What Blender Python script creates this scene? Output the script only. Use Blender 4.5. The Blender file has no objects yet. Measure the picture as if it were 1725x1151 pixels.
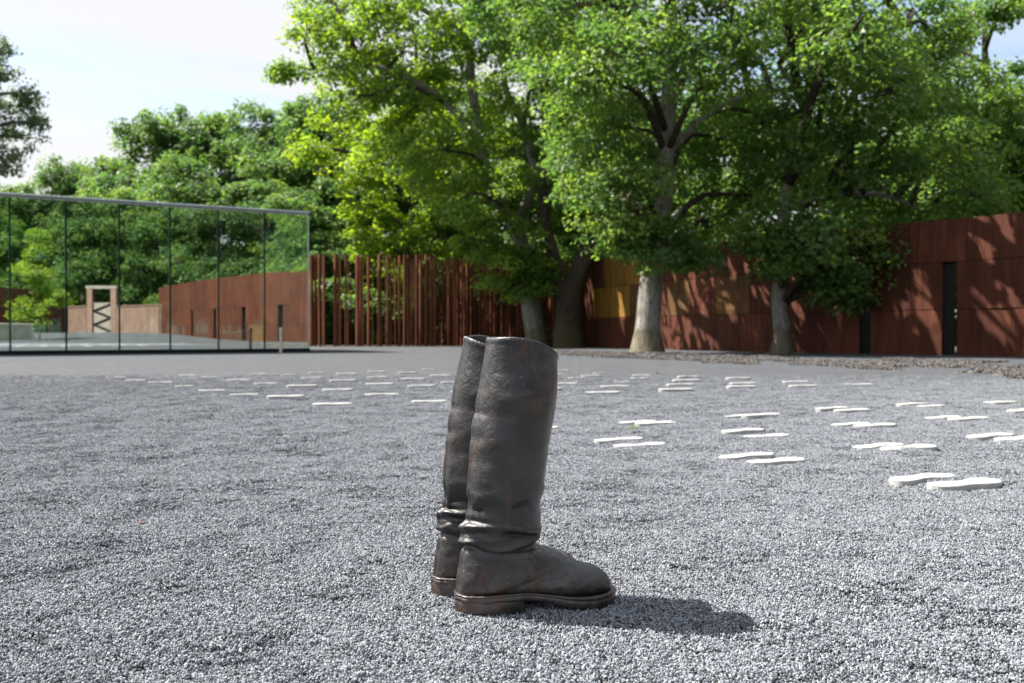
import bpy, math, random
import numpy as np
from mathutils import Vector, noise as mnoise

R = math.radians
random.seed(7)
rng = np.random.default_rng(11)
S = bpy.context.scene
COL = S.collection

# ------------------------------------------------------------------ camera
CAM_H = 0.49          # metres above the gravel
FPX = 1677.0          # focal length in photo pixels (35 mm on 36 mm, 1725 px wide)
HORIZON = 561.0
cam = bpy.data.cameras.new('camera')
cam.lens = 35.0
cam.sensor_width = 36.0
cam.clip_start = 0.05
cam.clip_end = 3000
cam.dof.use_dof = True
cam.dof.focus_distance = 1.78
cam.dof.aperture_fstop = 7.5
cam_ob = bpy.data.objects.new('camera', cam)
COL.objects.link(cam_ob)
cam_ob.location = (0, 0, CAM_H)
cam_ob.rotation_euler = (R(90) - math.atan((575.5 - HORIZON) / FPX), 0, 0)
S.camera = cam_ob

# ------------------------------------------------------------------ sky and sun
SUN_DIR = Vector((-0.335, 0.115, 0.46)).normalized()     # towards the sun
SUN_EL = math.asin(SUN_DIR.z)
SUN_AZ = math.atan2(SUN_DIR.x, SUN_DIR.y)
world = bpy.data.worlds.new('World')
S.world = world
world.use_nodes = True
wn, wl = world.node_tree.nodes, world.node_tree.links
wn.clear()
w_out = wn.new('ShaderNodeOutputWorld')
w_bg = wn.new('ShaderNodeBackground')
w_bg.inputs['Strength'].default_value = 0.08
sky = wn.new('ShaderNodeTexSky')
sky.sky_type = 'NISHITA'
sky.sun_disc = False
sky.sun_elevation = SUN_EL
sky.sun_rotation = SUN_AZ
sky.air_density = 1.0
sky.dust_density = 1.6
sky.ozone_density = 1.0
tc = wn.new('ShaderNodeTexCoord')
mp = wn.new('ShaderNodeMapping')
mp.inputs['Scale'].default_value = (1.0, 1.0, 2.6)
mp.inputs['Location'].default_value = (3.35, 0.2, 0.1)
nz = wn.new('ShaderNodeTexNoise')
nz.inputs['Scale'].default_value = 2.0
nz.inputs['Detail'].default_value = 7
nz.inputs['Roughness'].default_value = 0.52
nz.inputs['Distortion'].default_value = 0.5
cr = wn.new('ShaderNodeValToRGB')
cr.color_ramp.elements[0].position = 0.38
cr.color_ramp.elements[0].color = (0.14, 0.14, 0.14, 1)
cr.color_ramp.elements[1].position = 0.53
cr.color_ramp.elements[1].color = (0.95, 0.95, 0.95, 1)
mix = wn.new('ShaderNodeMix')
mix.data_type = 'RGBA'
mix.inputs['B'].default_value = (4.1, 4.1, 4.15, 1)
wl.new(tc.outputs['Generated'], mp.inputs['Vector'])
wl.new(mp.outputs['Vector'], nz.inputs['Vector'])
wl.new(nz.outputs['Fac'], cr.inputs['Fac'])
wl.new(cr.outputs['Color'], mix.inputs['Factor'])
wl.new(sky.outputs['Color'], mix.inputs['A'])
wl.new(mix.outputs['Result'], w_bg.inputs['Color'])
wl.new(w_bg.outputs['Background'], w_out.inputs['Surface'])

sun = bpy.data.lights.new('sun', 'SUN')
sun.energy = 5.0
sun.angle = R(0.55)
sun.color = (1.0, 0.955, 0.88)
sun_ob = bpy.data.objects.new('sun', sun)
COL.objects.link(sun_ob)
sun_ob.rotation_euler = (-SUN_DIR).to_track_quat('-Z', 'Y').to_euler()

S.view_settings.view_transform = 'Standard'
S.view_settings.look = 'None'
S.view_settings.gamma = 1
S.view_settings.exposure = 1.55
S.view_settings.use_curve_mapping = False
S.render.engine = 'CYCLES'
S.cycles.max_bounces = 8
S.cycles.transparent_max_bounces = 12
S.cycles.diffuse_bounces = 3
S.cycles.glossy_bounces = 4
S.cycles.transmission_bounces = 4
S.cycles.caustics_reflective = False
S.cycles.caustics_refractive = False
S.cycles.use_denoising = True
S.cycles.sample_clamp_indirect = 6

# ------------------------------------------------------------------ helpers
def gz(px, py):
    """pixel on level ground -> (x, y)"""
    d = CAM_H * FPX / (py - HORIZON)
    return ((px - 862.5) / FPX * d, d)

def at(px, py, d):
    """pixel at a distance d -> point"""
    return Vector(((px - 862.5) / FPX * d, d, CAM_H + (HORIZON - py) / FPX * d))

def link(o, parent=None):
    COL.objects.link(o)
    if parent is not None:
        o.parent = parent
    return o

def tag(o, label=None, cat=None, group=None, kind=None):
    if label: o['label'] = label
    if cat: o['category'] = cat
    if group: o['group'] = group
    if kind: o['kind'] = kind
    return o

def empty(name, loc=(0, 0, 0), rz=0.0):
    o = bpy.data.objects.new(name, None)
    o.empty_display_size = 0.2
    o.location = loc
    o.rotation_euler = (0, 0, rz)
    return link(o)

def mesh(name, verts, faces, mat, parent=None, smooth=False):
    me = bpy.data.meshes.new(name)
    me.from_pydata([tuple(v) for v in verts], [], [tuple(f) for f in faces])
    me.update()
    if smooth:
        me.polygons.foreach_set('use_smooth', [True] * len(me.polygons))
    if mat: me.materials.append(mat)
    return link(bpy.data.objects.new(name, me), parent)

def mesh_np(name, V, F, mat, attr=None, smooth=False):
    """fast mesh from arrays; F is (n,4) quads"""
    me = bpy.data.meshes.new(name)
    n, k = F.shape
    me.vertices.add(len(V)); me.loops.add(n * k); me.polygons.add(n)
    me.vertices.foreach_set('co', np.ascontiguousarray(V, dtype=np.float32).ravel())
    me.loops.foreach_set('vertex_index', np.ascontiguousarray(F, dtype=np.int32).ravel())
    me.polygons.foreach_set('loop_start', np.arange(0, n * k, k, dtype=np.int32))
    me.polygons.foreach_set('use_smooth', np.full(n, smooth))
    if attr is not None:
        a = me.attributes.new('tone', 'FLOAT', 'FACE')
        a.data.foreach_set('value', np.ascontiguousarray(attr, dtype=np.float32))
    me.update(calc_edges=True)
    me.validate()
    if mat: me.materials.append(mat)
    return me

BOXF = [(0, 3, 2, 1), (4, 5, 6, 7), (0, 1, 5, 4), (1, 2, 6, 5), (2, 3, 7, 6), (3, 0, 4, 7)]
def box(name, x0, x1, y0, y1, z0, z1, mat, parent=None, bev=0.0):
    v = [(x0, y0, z0), (x1, y0, z0), (x1, y1, z0), (x0, y1, z0), (x0, y0, z1), (x1, y0, z1), (x1, y1, z1), (x0, y1, z1)]
    o = mesh(name, v, BOXF, mat, parent)
    if bev:
        m = o.modifiers.new('bevel', 'BEVEL'); m.width = bev; m.segments = 2
    return o

def prism(name, quad, z0, z1, mat, parent=None):
    """box over a plan quad [(x,y)*4]; z1 may be a list"""
    zt = z1 if isinstance(z1, (list, tuple)) else [z1] * 4
    zb = z0 if isinstance(z0, (list, tuple)) else [z0] * 4
    v = [(q[0], q[1], zb[i]) for i, q in enumerate(quad)] + [(q[0], q[1], zt[i]) for i, q in enumerate(quad)]
    return mesh(name, v, BOXF, mat, parent)

def tube_geo(path, radii, seg=10, wob=0.0, seed=0):
    """swept tube along path points"""
    rs = np.random.default_rng(seed)
    P = [Vector(p) for p in path]
    V, F = [], []
    up = Vector((0.31, 0.87, 0.2)).normalized()
    ph = rs.uniform(0, 6.28, 3)
    for i, p in enumerate(P):
        d = (P[min(i + 1, len(P) - 1)] - P[max(i - 1, 0)]).normalized()
        a = d.cross(up).normalized(); b = d.cross(a).normalized()
        for k in range(seg):
            t = 2 * math.pi * k / seg
            r = radii[i] * (1 + wob * (math.sin(3 * t + ph[0] + i * .35) + .6 * math.sin(5 * t + ph[1] - i * .5) + .5 * math.sin(2 * t + ph[2] + i * .9)))
            V.append(p + a * (math.cos(t) * r) + b * (math.sin(t) * r))
    for i in range(len(P) - 1):
        for k in range(seg):
            k2 = (k + 1) % seg
            F.append((i * seg + k, i * seg + k2, (i + 1) * seg + k2, (i + 1) * seg + k))
    F.append(tuple(range(seg - 1, -1, -1)))
    n = (len(P) - 1) * seg
    F.append(tuple(range(n, n + seg)))
    return V, F

def spline(pts, n):
    """Catmull-Rom resample of points (any dimension)"""
    P = np.array(pts, float)
    P = np.vstack([2 * P[0] - P[1], P, 2 * P[-1] - P[-2]])
    seg = len(P) - 3
    out = []
    for t in np.linspace(0, seg, n):
        i = min(int(t), seg - 1); u = t - i
        p0, p1, p2, p3 = P[i:i + 4]
        out.append(.5 * (2 * p1 + (p2 - p0) * u + (2 * p0 - 5 * p1 + 4 * p2 - p3) * u * u + (3 * p1 - p0 - 3 * p2 + p3) * u ** 3))
    return np.array(out)

def smooth01(a, b, x):
    t = np.clip((np.asarray(x, float) - a) / (b - a), 0, 1)
    return t * t * (3 - 2 * t)

# ------------------------------------------------------------------ materials
def new_mat(name):
    m = bpy.data.materials.new(name)
    m.use_nodes = True
    nt = m.node_tree
    return m, nt.nodes, nt.links, nt.nodes['Principled BSDF']

def n_noise(N, L, scale, detail=4, rough=.55, vec=None, dist=0.0):
    n = N.new('ShaderNodeTexNoise')
    n.inputs['Scale'].default_value = scale
    n.inputs['Detail'].default_value = detail
    n.inputs['Roughness'].default_value = rough
    n.inputs['Distortion'].default_value = dist
    if vec is not None: L.new(vec, n.inputs['Vector'])
    return n

def n_ramp(N, L, src, stops):
    r = N.new('ShaderNodeValToRGB')
    e = r.color_ramp.elements
    while len(e) < len(stops): e.new(0.5)
    for i, (p, c) in enumerate(stops):
        e[i].position = p
        e[i].color = (c[0], c[1], c[2], 1) if not isinstance(c, (int, float)) else (c, c, c, 1)
    L.new(src, r.inputs['Fac'])
    return r

def n_mix(N, L, a, b, fac, mode='MIX'):
    m = N.new('ShaderNodeMix'); m.data_type = 'RGBA'; m.blend_type = mode
    for s, v in (('A', a), ('B', b), ('Factor', fac)):
        if isinstance(v, bpy.types.NodeSocket): L.new(v, m.inputs[s])
        elif isinstance(v, (int, float)): m.inputs[s].default_value = v if s == 'Factor' else (v, v, v, 1)
        else: m.inputs[s].default_value = (v[0], v[1], v[2], 1)
    return m.outputs['Result']

def n_coord(N, L, which='Object', scale=(1, 1, 1)):
    t = N.new('ShaderNodeTexCoord'); m = N.new('ShaderNodeMapping')
    m.inputs['Scale'].default_value = scale
    L.new(t.outputs[which], m.inputs['Vector'])
    return m.outputs['Vector']

def n_pos(N, L, scale=(1, 1, 1)):
    g = N.new('ShaderNodeNewGeometry'); m = N.new('ShaderNodeMapping')
    m.inputs['Scale'].default_value = scale
    L.new(g.outputs['Position'], m.inputs['Vector'])
    return m.outputs['Vector']

def n_bump(N, L, src, strength, dist, prev=None):
    b = N.new('ShaderNodeBump')
    b.inputs['Strength'].default_value = strength
    b.inputs['Distance'].default_value = dist
    L.new(src, b.inputs['Height'])
    if prev is not None: L.new(prev, b.inputs['Normal'])
    return b.outputs['Normal']

def plain(name, col, rough=.6, metal=0.0, nscale=8, var=.25, bump=0.0):
    m, N, L, B = new_mat(name)
    v = n_pos(N, L)
    n = n_noise(N, L, nscale, 5, .6, v)
    c = n_ramp(N, L, n.outputs['Fac'], [(.3, [x * (1 - var) for x in col]), (.7, [min(1, x * (1 + var)) for x in col])])
    L.new(c.outputs['Color'], B.inputs['Base Color'])
    B.inputs['Roughness'].default_value = rough
    B.inputs['Metallic'].default_value = metal
    if bump:
        n2 = n_noise(N, L, nscale * 4, 6, .6, v)
        L.new(n_bump(N, L, n2.outputs['Fac'], .6, bump), B.inputs['Normal'])
    return m

def m_gravel_ground():
    m, N, L, B = new_mat('gravel_ground')
    v = n_pos(N, L)
    a = n_noise(N, L, 170, 3, .6, v)
    b = n_noise(N, L, 7, 6, .68, v)
    c = n_noise(N, L, 1.1, 6, .66, v)
    r1 = n_ramp(N, L, a.outputs['Fac'], [(.3, (.026, .0285, .033)), (.52, (.071, .0755, .084)), (.72, (.135, .142, .155))])
    r2 = n_ramp(N, L, b.outputs['Fac'], [(.34, .58), (.58, 1.12)])
    r3 = n_ramp(N, L, c.outputs['Fac'], [(.3, .84), (.7, 1.08)])
    x = n_mix(N, L, r1.outputs['Color'], r2.outputs['Color'], 1.0, 'MULTIPLY')
    x = n_mix(N, L, x, r3.outputs['Color'], 1.0, 'MULTIPLY')
    L.new(x, B.inputs['Base Color'])
    B.inputs['Roughness'].default_value = .85
    B.inputs['Specular IOR Level'].default_value = .25
    nb = n_bump(N, L, a.outputs['Fac'], .8, .006)
    nb = n_bump(N, L, b.outputs['Fac'], .7, .03, nb)
    L.new(nb, B.inputs['Normal'])
    return m

def m_stone(name, stops):
    m, N, L, B = new_mat(name)
    at_ = N.new('ShaderNodeAttribute'); at_.attribute_name = 'tone'
    r = n_ramp(N, L, at_.outputs['Fac'], stops)
    L.new(r.outputs['Color'], B.inputs['Base Color'])
    B.inputs['Roughness'].default_value = .72
    B.inputs['Specular IOR Level'].default_value = .35
    return m

def m_boot(name):
    m, N, L, B = new_mat(name)
    v = n_coord(N, L)
    big = n_noise(N, L, 9, 5, .6, v)
    mid = n_noise(N, L, 48, 8, .72, v)
    fine = n_noise(N, L, 260, 4, .6, v)
    base = n_ramp(N, L, big.outputs['Fac'], [(.32, (.0065, .0062, .0075)), (.5, (.016, .0135, .0135)), (.68, (.037, .027, .022))])
    pat = n_ramp(N, L, mid.outputs['Fac'], [(.50, 0.0), (.70, .6)])
    x = n_mix(N, L, base.outputs['Color'], (.056, .041, .034), pat.outputs['Color'])
    gp = n_noise(N, L, 15, 5, .62, n_coord(N, L, 'Object', (1, 1, .7)), .4)
    gpr = n_ramp(N, L, gp.outputs['Fac'], [(.50, 0.0), (.66, .65)])
    x = n_mix(N, L, x, (.056, .057, .064), gpr.outputs['Color'])
    rz = n_noise(N, L, 17, 5, .65, n_coord(N, L, 'Object', (1.3, 1.0, .55)))
    rust = n_ramp(N, L, rz.outputs['Fac'], [(.57, 0.0), (.70, .8)])
    x = n_mix(N, L, x, (.105, .036, .013), rust.outputs['Color'])
    fg = n_ramp(N, L, fine.outputs['Fac'], [(.3, .6), (.7, 1.35)])
    x = n_mix(N, L, x, fg.outputs['Color'], 1.0, 'MULTIPLY')
    # dust caught low on the boot and on the heel
    sep = N.new('ShaderNodeSeparateXYZ'); tcn = N.new('ShaderNodeTexCoord')
    L.new(tcn.outputs['Object'], sep.inputs['Vector'])
    lo = n_ramp(N, L, sep.outputs['Z'], [(0.0, .85), (.11, 0.0)])
    dn = n_ramp(N, L, mid.outputs['Fac'], [(.38, 0.0), (.62, .55)])
    dust = n_mix(N, L, lo.outputs['Color'], dn.outputs['Color'], 1.0, 'MULTIPLY')
    x = n_mix(N, L, x, (.13, .10, .08), dust)
    # pale droppings-like specks
    vo = N.new('ShaderNodeTexVoronoi'); vo.inputs['Scale'].default_value = 95; L.new(v, vo.inputs['Vector'])
    sp = n_ramp(N, L, vo.outputs['Distance'], [(.045, 1.0), (.09, 0.0)])
    sm = n_noise(N, L, 22, 2, .5, v)
    smr = n_ramp(N, L, sm.outputs['Fac'], [(.56, 0.0), (.63, 1.0)])
    spk = n_mix(N, L, sp.outputs['Color'], smr.outputs['Color'], 1.0, 'MULTIPLY')
    x = n_mix(N, L, x, (.42, .40, .38), spk)
    L.new(x, B.inputs['Base Color'])
    rr = n_ramp(N, L, mid.outputs['Fac'], [(.3, .27), (.7, .45)])
    L.new(rr.outputs['Color'], B.inputs['Roughness'])
    B.inputs['Metallic'].default_value = .3
    B.inputs['Specular IOR Level'].default_value = .6
    B.inputs['Coat Weight'].default_value = .45
    B.inputs['Coat Roughness'].default_value = .33
    nb = n_bump(N, L, mid.outputs['Fac'], .8, .0030)
    nb = n_bump(N, L, fine.outputs['Fac'], .8, .0014, nb)
    L.new(nb, B.inputs['Normal'])
    return m

def m_rust(name, dark, mid, light, streak=1.0):
    m, N, L, B = new_mat(name)
    v = n_pos(N, L)
    vs = n_pos(N, L, (3.0, 3.0, .35))
    a = n_noise(N, L, 1.1, 5, .6, v)
    s = n_noise(N, L, 2.2, 5, .62, vs)
    f = n_noise(N, L, 30, 5, .65, v)
    oi = N.new('ShaderNodeObjectInfo')
    r1 = n_ramp(N, L, s.outputs['Fac'], [(.3, dark), (.52, mid), (.75, light)])
    r2 = n_ramp(N, L, oi.outputs['Random'], [(0, .78), (1, 1.14)])
    r3 = n_ramp(N, L, f.outputs['Fac'], [(.3, .8), (.7, 1.15)])
    r4 = n_ramp(N, L, a.outputs['Fac'], [(.3, .82), (.7, 1.12)])
    x = r1.outputs['Color']
    for r in (r2, r3, r4): x = n_mix(N, L, x, r.outputs['Color'], 1.0, 'MULTIPLY')
    L.new(x, B.inputs['Base Color'])
    B.inputs['Roughness'].default_value = .78
    B.inputs['Specular IOR Level'].default_value = .25
    L.new(n_bump(N, L, f.outputs['Fac'], .35, .004), B.inputs['Normal'])
    return m

def m_bark(name, c0, c1, moss=0.0):
    m, N, L, B = new_mat(name)
    v = n_pos(N, L, (1, 1, .22))
    a = n_noise(N, L, 16, 6, .68, v, .6)
    b = n_noise(N, L, 1.6, 4, .6, n_pos(N, L))
    r = n_ramp(N, L, a.outputs['Fac'], [(.32, c0), (.66, c1)])
    x = r.outputs['Color']
    if moss:
        mr = n_ramp(N, L, b.outputs['Fac'], [(.48, 0.0), (.66, moss)])
        x = n_mix(N, L, x, (.085, .085, .028), mr.outputs['Color'])
        g_ = N.new('ShaderNodeNewGeometry'); sp_ = N.new('ShaderNodeSeparateXYZ'); L.new(g_.outputs['Position'], sp_.inputs['Vector'])
        ad = N.new('ShaderNodeMath'); ad.operation = 'MULTIPLY_ADD'; ad.inputs[1].default_value = -.9
        L.new(b.outputs['Fac'], ad.inputs[0]); L.new(sp_.outputs['Z'], ad.inputs[2])
        lo = n_ramp(N, L, ad.outputs['Value'], [(0.0, .6), (.3, 0.0)])
        x = n_mix(N, L, x, (.095, .080, .035), lo.outputs['Color'])
    L.new(x, B.inputs['Base Color'])
    B.inputs['Roughness'].default_value = .9
    B.inputs['Specular IOR Level'].default_value = .2
    L.new(n_bump(N, L, a.outputs['Fac'], .9, .05), B.inputs['Normal'])
    return m

def m_leaf(name, dark, mid, light, trans=.42):
    m, N, L, B = new_mat(name)
    N.remove(B)
    out = N['Material Output']
    at_ = N.new('ShaderNodeAttribute'); at_.attribute_name = 'tone'
    r = n_ramp(N, L, at_.outputs['Fac'], [(0.0, dark), (.5, mid), (1.0, light)])
    hs = N.new('ShaderNodeHueSaturation')
    hs.inputs['Hue'].default_value = .485; hs.inputs['Saturation'].default_value = 1.12; hs.inputs['Value'].default_value = 2.3
    L.new(r.outputs['Color'], hs.inputs['Color'])
    p = N.new('ShaderNodeBsdfPrincipled')
    p.inputs['Roughness'].default_value = .5
    p.inputs['Specular IOR Level'].default_value = .5
    L.new(r.outputs['Color'], p.inputs['Base Color'])
    t = N.new('ShaderNodeBsdfTranslucent')
    L.new(hs.outputs['Color'], t.inputs['Color'])
    mx = N.new('ShaderNodeMixShader'); mx.inputs['Fac'].default_value = trans
    L.new(p.outputs['BSDF'], mx.inputs[1]); L.new(t.outputs['BSDF'], mx.inputs[2])
    L.new(mx.outputs['Shader'], out.inputs['Surface'])
    return m

def m_glass(name='coated_glass', refl=.66, tint=(.80, .94, .90)):
    m, N, L, B = new_mat(name)
    N.remove(B)
    out = N['Material Output']
    t = N.new('ShaderNodeBsdfTransparent'); t.inputs['Color'].default_value = (*tint, 1)
    g = N.new('ShaderNodeBsdfGlossy'); g.inputs['Roughness'].default_value = 0.0
    g.inputs['Color'].default_value = (.93, .97, .95, 1)
    lw = N.new('ShaderNodeFresnel'); lw.inputs['IOR'].default_value = 1.5
    ma = N.new('ShaderNodeMath'); ma.operation = 'ADD'; ma.inputs[1].default_value = refl
    ma.use_clamp = True
    L.new(lw.outputs['Fac'], ma.inputs[0])
    mx = N.new('ShaderNodeMixShader')
    L.new(ma.outputs['Value'], mx.inputs['Fac'])
    L.new(t.outputs['BSDF'], mx.inputs[1]); L.new(g.outputs['BSDF'], mx.inputs[2])
    L.new(mx.outputs['Shader'], out.inputs['Surface'])
    return m

def m_brick():
    m, N, L, B = new_mat('old_brick')
    tcn = N.new('ShaderNodeTexCoord')
    bk = N.new('ShaderNodeTexBrick')
    bk.inputs['Color1'].default_value = (.19, .10, .068, 1)
    bk.inputs['Color2'].default_value = (.14, .08, .058, 1)
    bk.inputs['Mortar'].default_value = (.22, .19, .16, 1)
    bk.inputs['Scale'].default_value = 5
    L.new(tcn.outputs['Object'], bk.inputs['Vector'])
    n = n_noise(N, L, 1.2, 5, .6, n_pos(N, L))
    r = n_ramp(N, L, n.outputs['Fac'], [(.3, .75), (.7, 1.2)])
    L.new(n_mix(N, L, bk.outputs['Color'], r.outputs['Color'], 1.0, 'MULTIPLY'), B.inputs['Base Color'])
    B.inputs['Roughness'].default_value = .9
    return m

M = dict(
    ground=m_gravel_ground(),
    stone=m_stone('crushed_basalt', [(0, (.042, .046, .053)), (.3, (.138, .149, .170)), (.8, (.274, .292, .324)), (.985, (.34, .35, .365)), (1, (.52, .50, .47))]),
    rubble=m_stone('brown_rubble', [(0, (.022, .020, .019)), (.5, (.072, .064, .060)), (1, (.14, .126, .118))]),
    soil=plain('forest_soil', (.055, .045, .032), .95, 0, 2.5, .4, .03),
    boot=m_boot('weathered_bronze'),
    boot_in=plain('boot_inside', (.02, .017, .015), .8),
    print=plain('white_print', (.33, .33, .322), .7, 0, 34, .26, .0015),
    rust=m_rust('weathering_steel', (.052, .0145, .0075), (.098, .028, .0135), (.150, .048, .021)),
    ochre=m_rust('ochre_stained_steel', (.15, .070, .014), (.24, .125, .018), (.31, .18, .03)),
    olive=m_rust('olive_stained_steel', (.070, .033, .014), (.12, .058, .018), (.17, .095, .025)),
    rust_bar=m_rust('rusted_bar', (.085, .026, .013), (.165, .052, .022), (.24, .080, .03)),
    dark=plain('dark_steel', (.006, .0055, .0055), .6, .2),
    frame=plain('black_mullion', (.012, .018, .018), .4, .3),
    alu=plain('pale_metal_edge', (.66, .69, .71), .4, .1, 3, .08),
    edge=plain('teal_grey_edge', (.50, .57, .59), .4, .1, 3, .1),
    ceil=plain('white_ceiling', (.80, .83, .82), .7, 0, 1, .04),
    pale=m_leaf('frosted_end_glass', (.5, .6, .58), (.5, .6, .58), (.5, .6, .58), .5),
    backw=plain('dark_rear_wall', (.030, .040, .036), .7, 0, 1, .3),
    floor=plain('interior_floor', (.24, .25, .25), .5, 0, 2, .1),
    glass=m_glass(), clear=m_glass('clear_glass', .06, (.62, .80, .74)),
    brick=m_brick(),
    conc=plain('pale_concrete', (.55, .54, .50), .8, 0, 2, .12, .01),
    wood=plain('grey_timber', (.20, .175, .15), .85, 0, 6, .3, .01),
    cream=plain('cream_post', (.62, .55, .44), .7, 0, 9, .12),
    bark_pale=m_bark('pale_bark', (.10, .09, .075), (.37, .345, .31), .55),
    bark_dark=m_bark('dark_bark', (.028, .022, .017), (.095, .075, .058), .4),
    leaf=m_leaf('maple_leaf', (.040, .092, .024), (.082, .160, .036), (.165, .240, .044), .5),
    leaf_sunlit=m_leaf('sunlit_maple_leaf', (.055, .115, .022), (.105, .190, .032), (.20, .275, .040), .54),  # maple leaf lightened, with sunlight on the crown put into the colour
    leaf_y=m_leaf('yellow_green_leaf', (.080, .150, .022), (.145, .235, .032), (.235, .31, .046), .54),
    leaf_f=m_leaf('forest_leaf', (.030, .074, .024), (.066, .135, .036), (.135, .205, .044), .5),
    leaf_b=m_leaf('bluish_leaf', (.045, .075, .042), (.085, .125, .065), (.14, .18, .09), .4),
    weed=m_leaf('weed_leaf', (.12, .19, .02), (.20, .28, .03), (.30, .34, .04)),
    dry=plain('dry_leaf', (.36, .12, .045), .7, 0, 40, .3),
)

for k_ in ('dark', 'frame'): M[k_].node_tree.nodes['Principled BSDF'].inputs['Specular IOR Level'].default_value = .08

# ------------------------------------------------------------------ ground
def terrain(x, y):
    """large-scale lie of the land: level court, rising gently far behind the viewpoint"""
    x = np.asarray(x, float); y = np.asarray(y, float)
    return .5 * smooth01(4, -22, y) * smooth01(6, 24, x)

def undul(x, y):
    x = np.asarray(x, float); y = np.asarray(y, float)
    out = np.zeros(np.broadcast(x, y).shape)
    r = np.random.default_rng(5)
    for k in range(26):
        lam = r.uniform(.06, .42); a = r.uniform(0, math.pi); p = r.uniform(0, 6.28)
        out = out + lam * .012 * np.sin((x * math.cos(a) + y * math.sin(a)) * 6.283 / lam + p + 1.5 * np.sin(x * 2.1 + k) + 1.2 * np.sin(y * 1.7 + 2 * k))
    return out

def ground_h(x, y):
    fade = smooth01(14, 6, np.hypot(x, np.asarray(y) - 1))
    return terrain(x, y) + undul(x, y) * fade * .60 * (.25 + .75 * smooth01(.2, .55, np.hypot(np.asarray(x) - .02, np.asarray(y) - 1.8)))

def grid_mesh(xs, ys, hf):
    X, Y = np.meshgrid(xs, ys)
    Z = hf(X, Y)
    V = np.stack([X, Y, Z], -1).reshape(-1, 3)
    nx, ny = len(xs), len(ys)
    i = np.arange(nx * ny).reshape(ny, nx)
    F = np.stack([i[:-1, :-1], i[:-1, 1:], i[1:, 1:], i[1:, :-1]], -1).reshape(-1, 4)
    return V, F

def axis(lo, hi, step, far, ratio=1.14):
    a = list(np.arange(lo, hi + 1e-6, step))
    s = step; p = hi
    while p < far[1]: s *= ratio; p += s; a.append(p)
    s = step; p = lo; b = []
    while p > far[0]: s *= ratio; p -= s; b.append(p)
    return np.array(b[::-1] + a)

gx = axis(-5, 5, .045, (-1500, 1500)); gy = axis(.4, 8.2, .045, (-1500, 1500))
V, F = grid_mesh(gx, gy, lambda x, y: ground_h(x, y) - .006 * smooth01(11, 7, np.hypot(x, y - 1)))
me = mesh_np('ground', V, F, M['ground'], smooth=True)
tag(link(bpy.data.objects.new('ground', me)), kind='structure')

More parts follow.
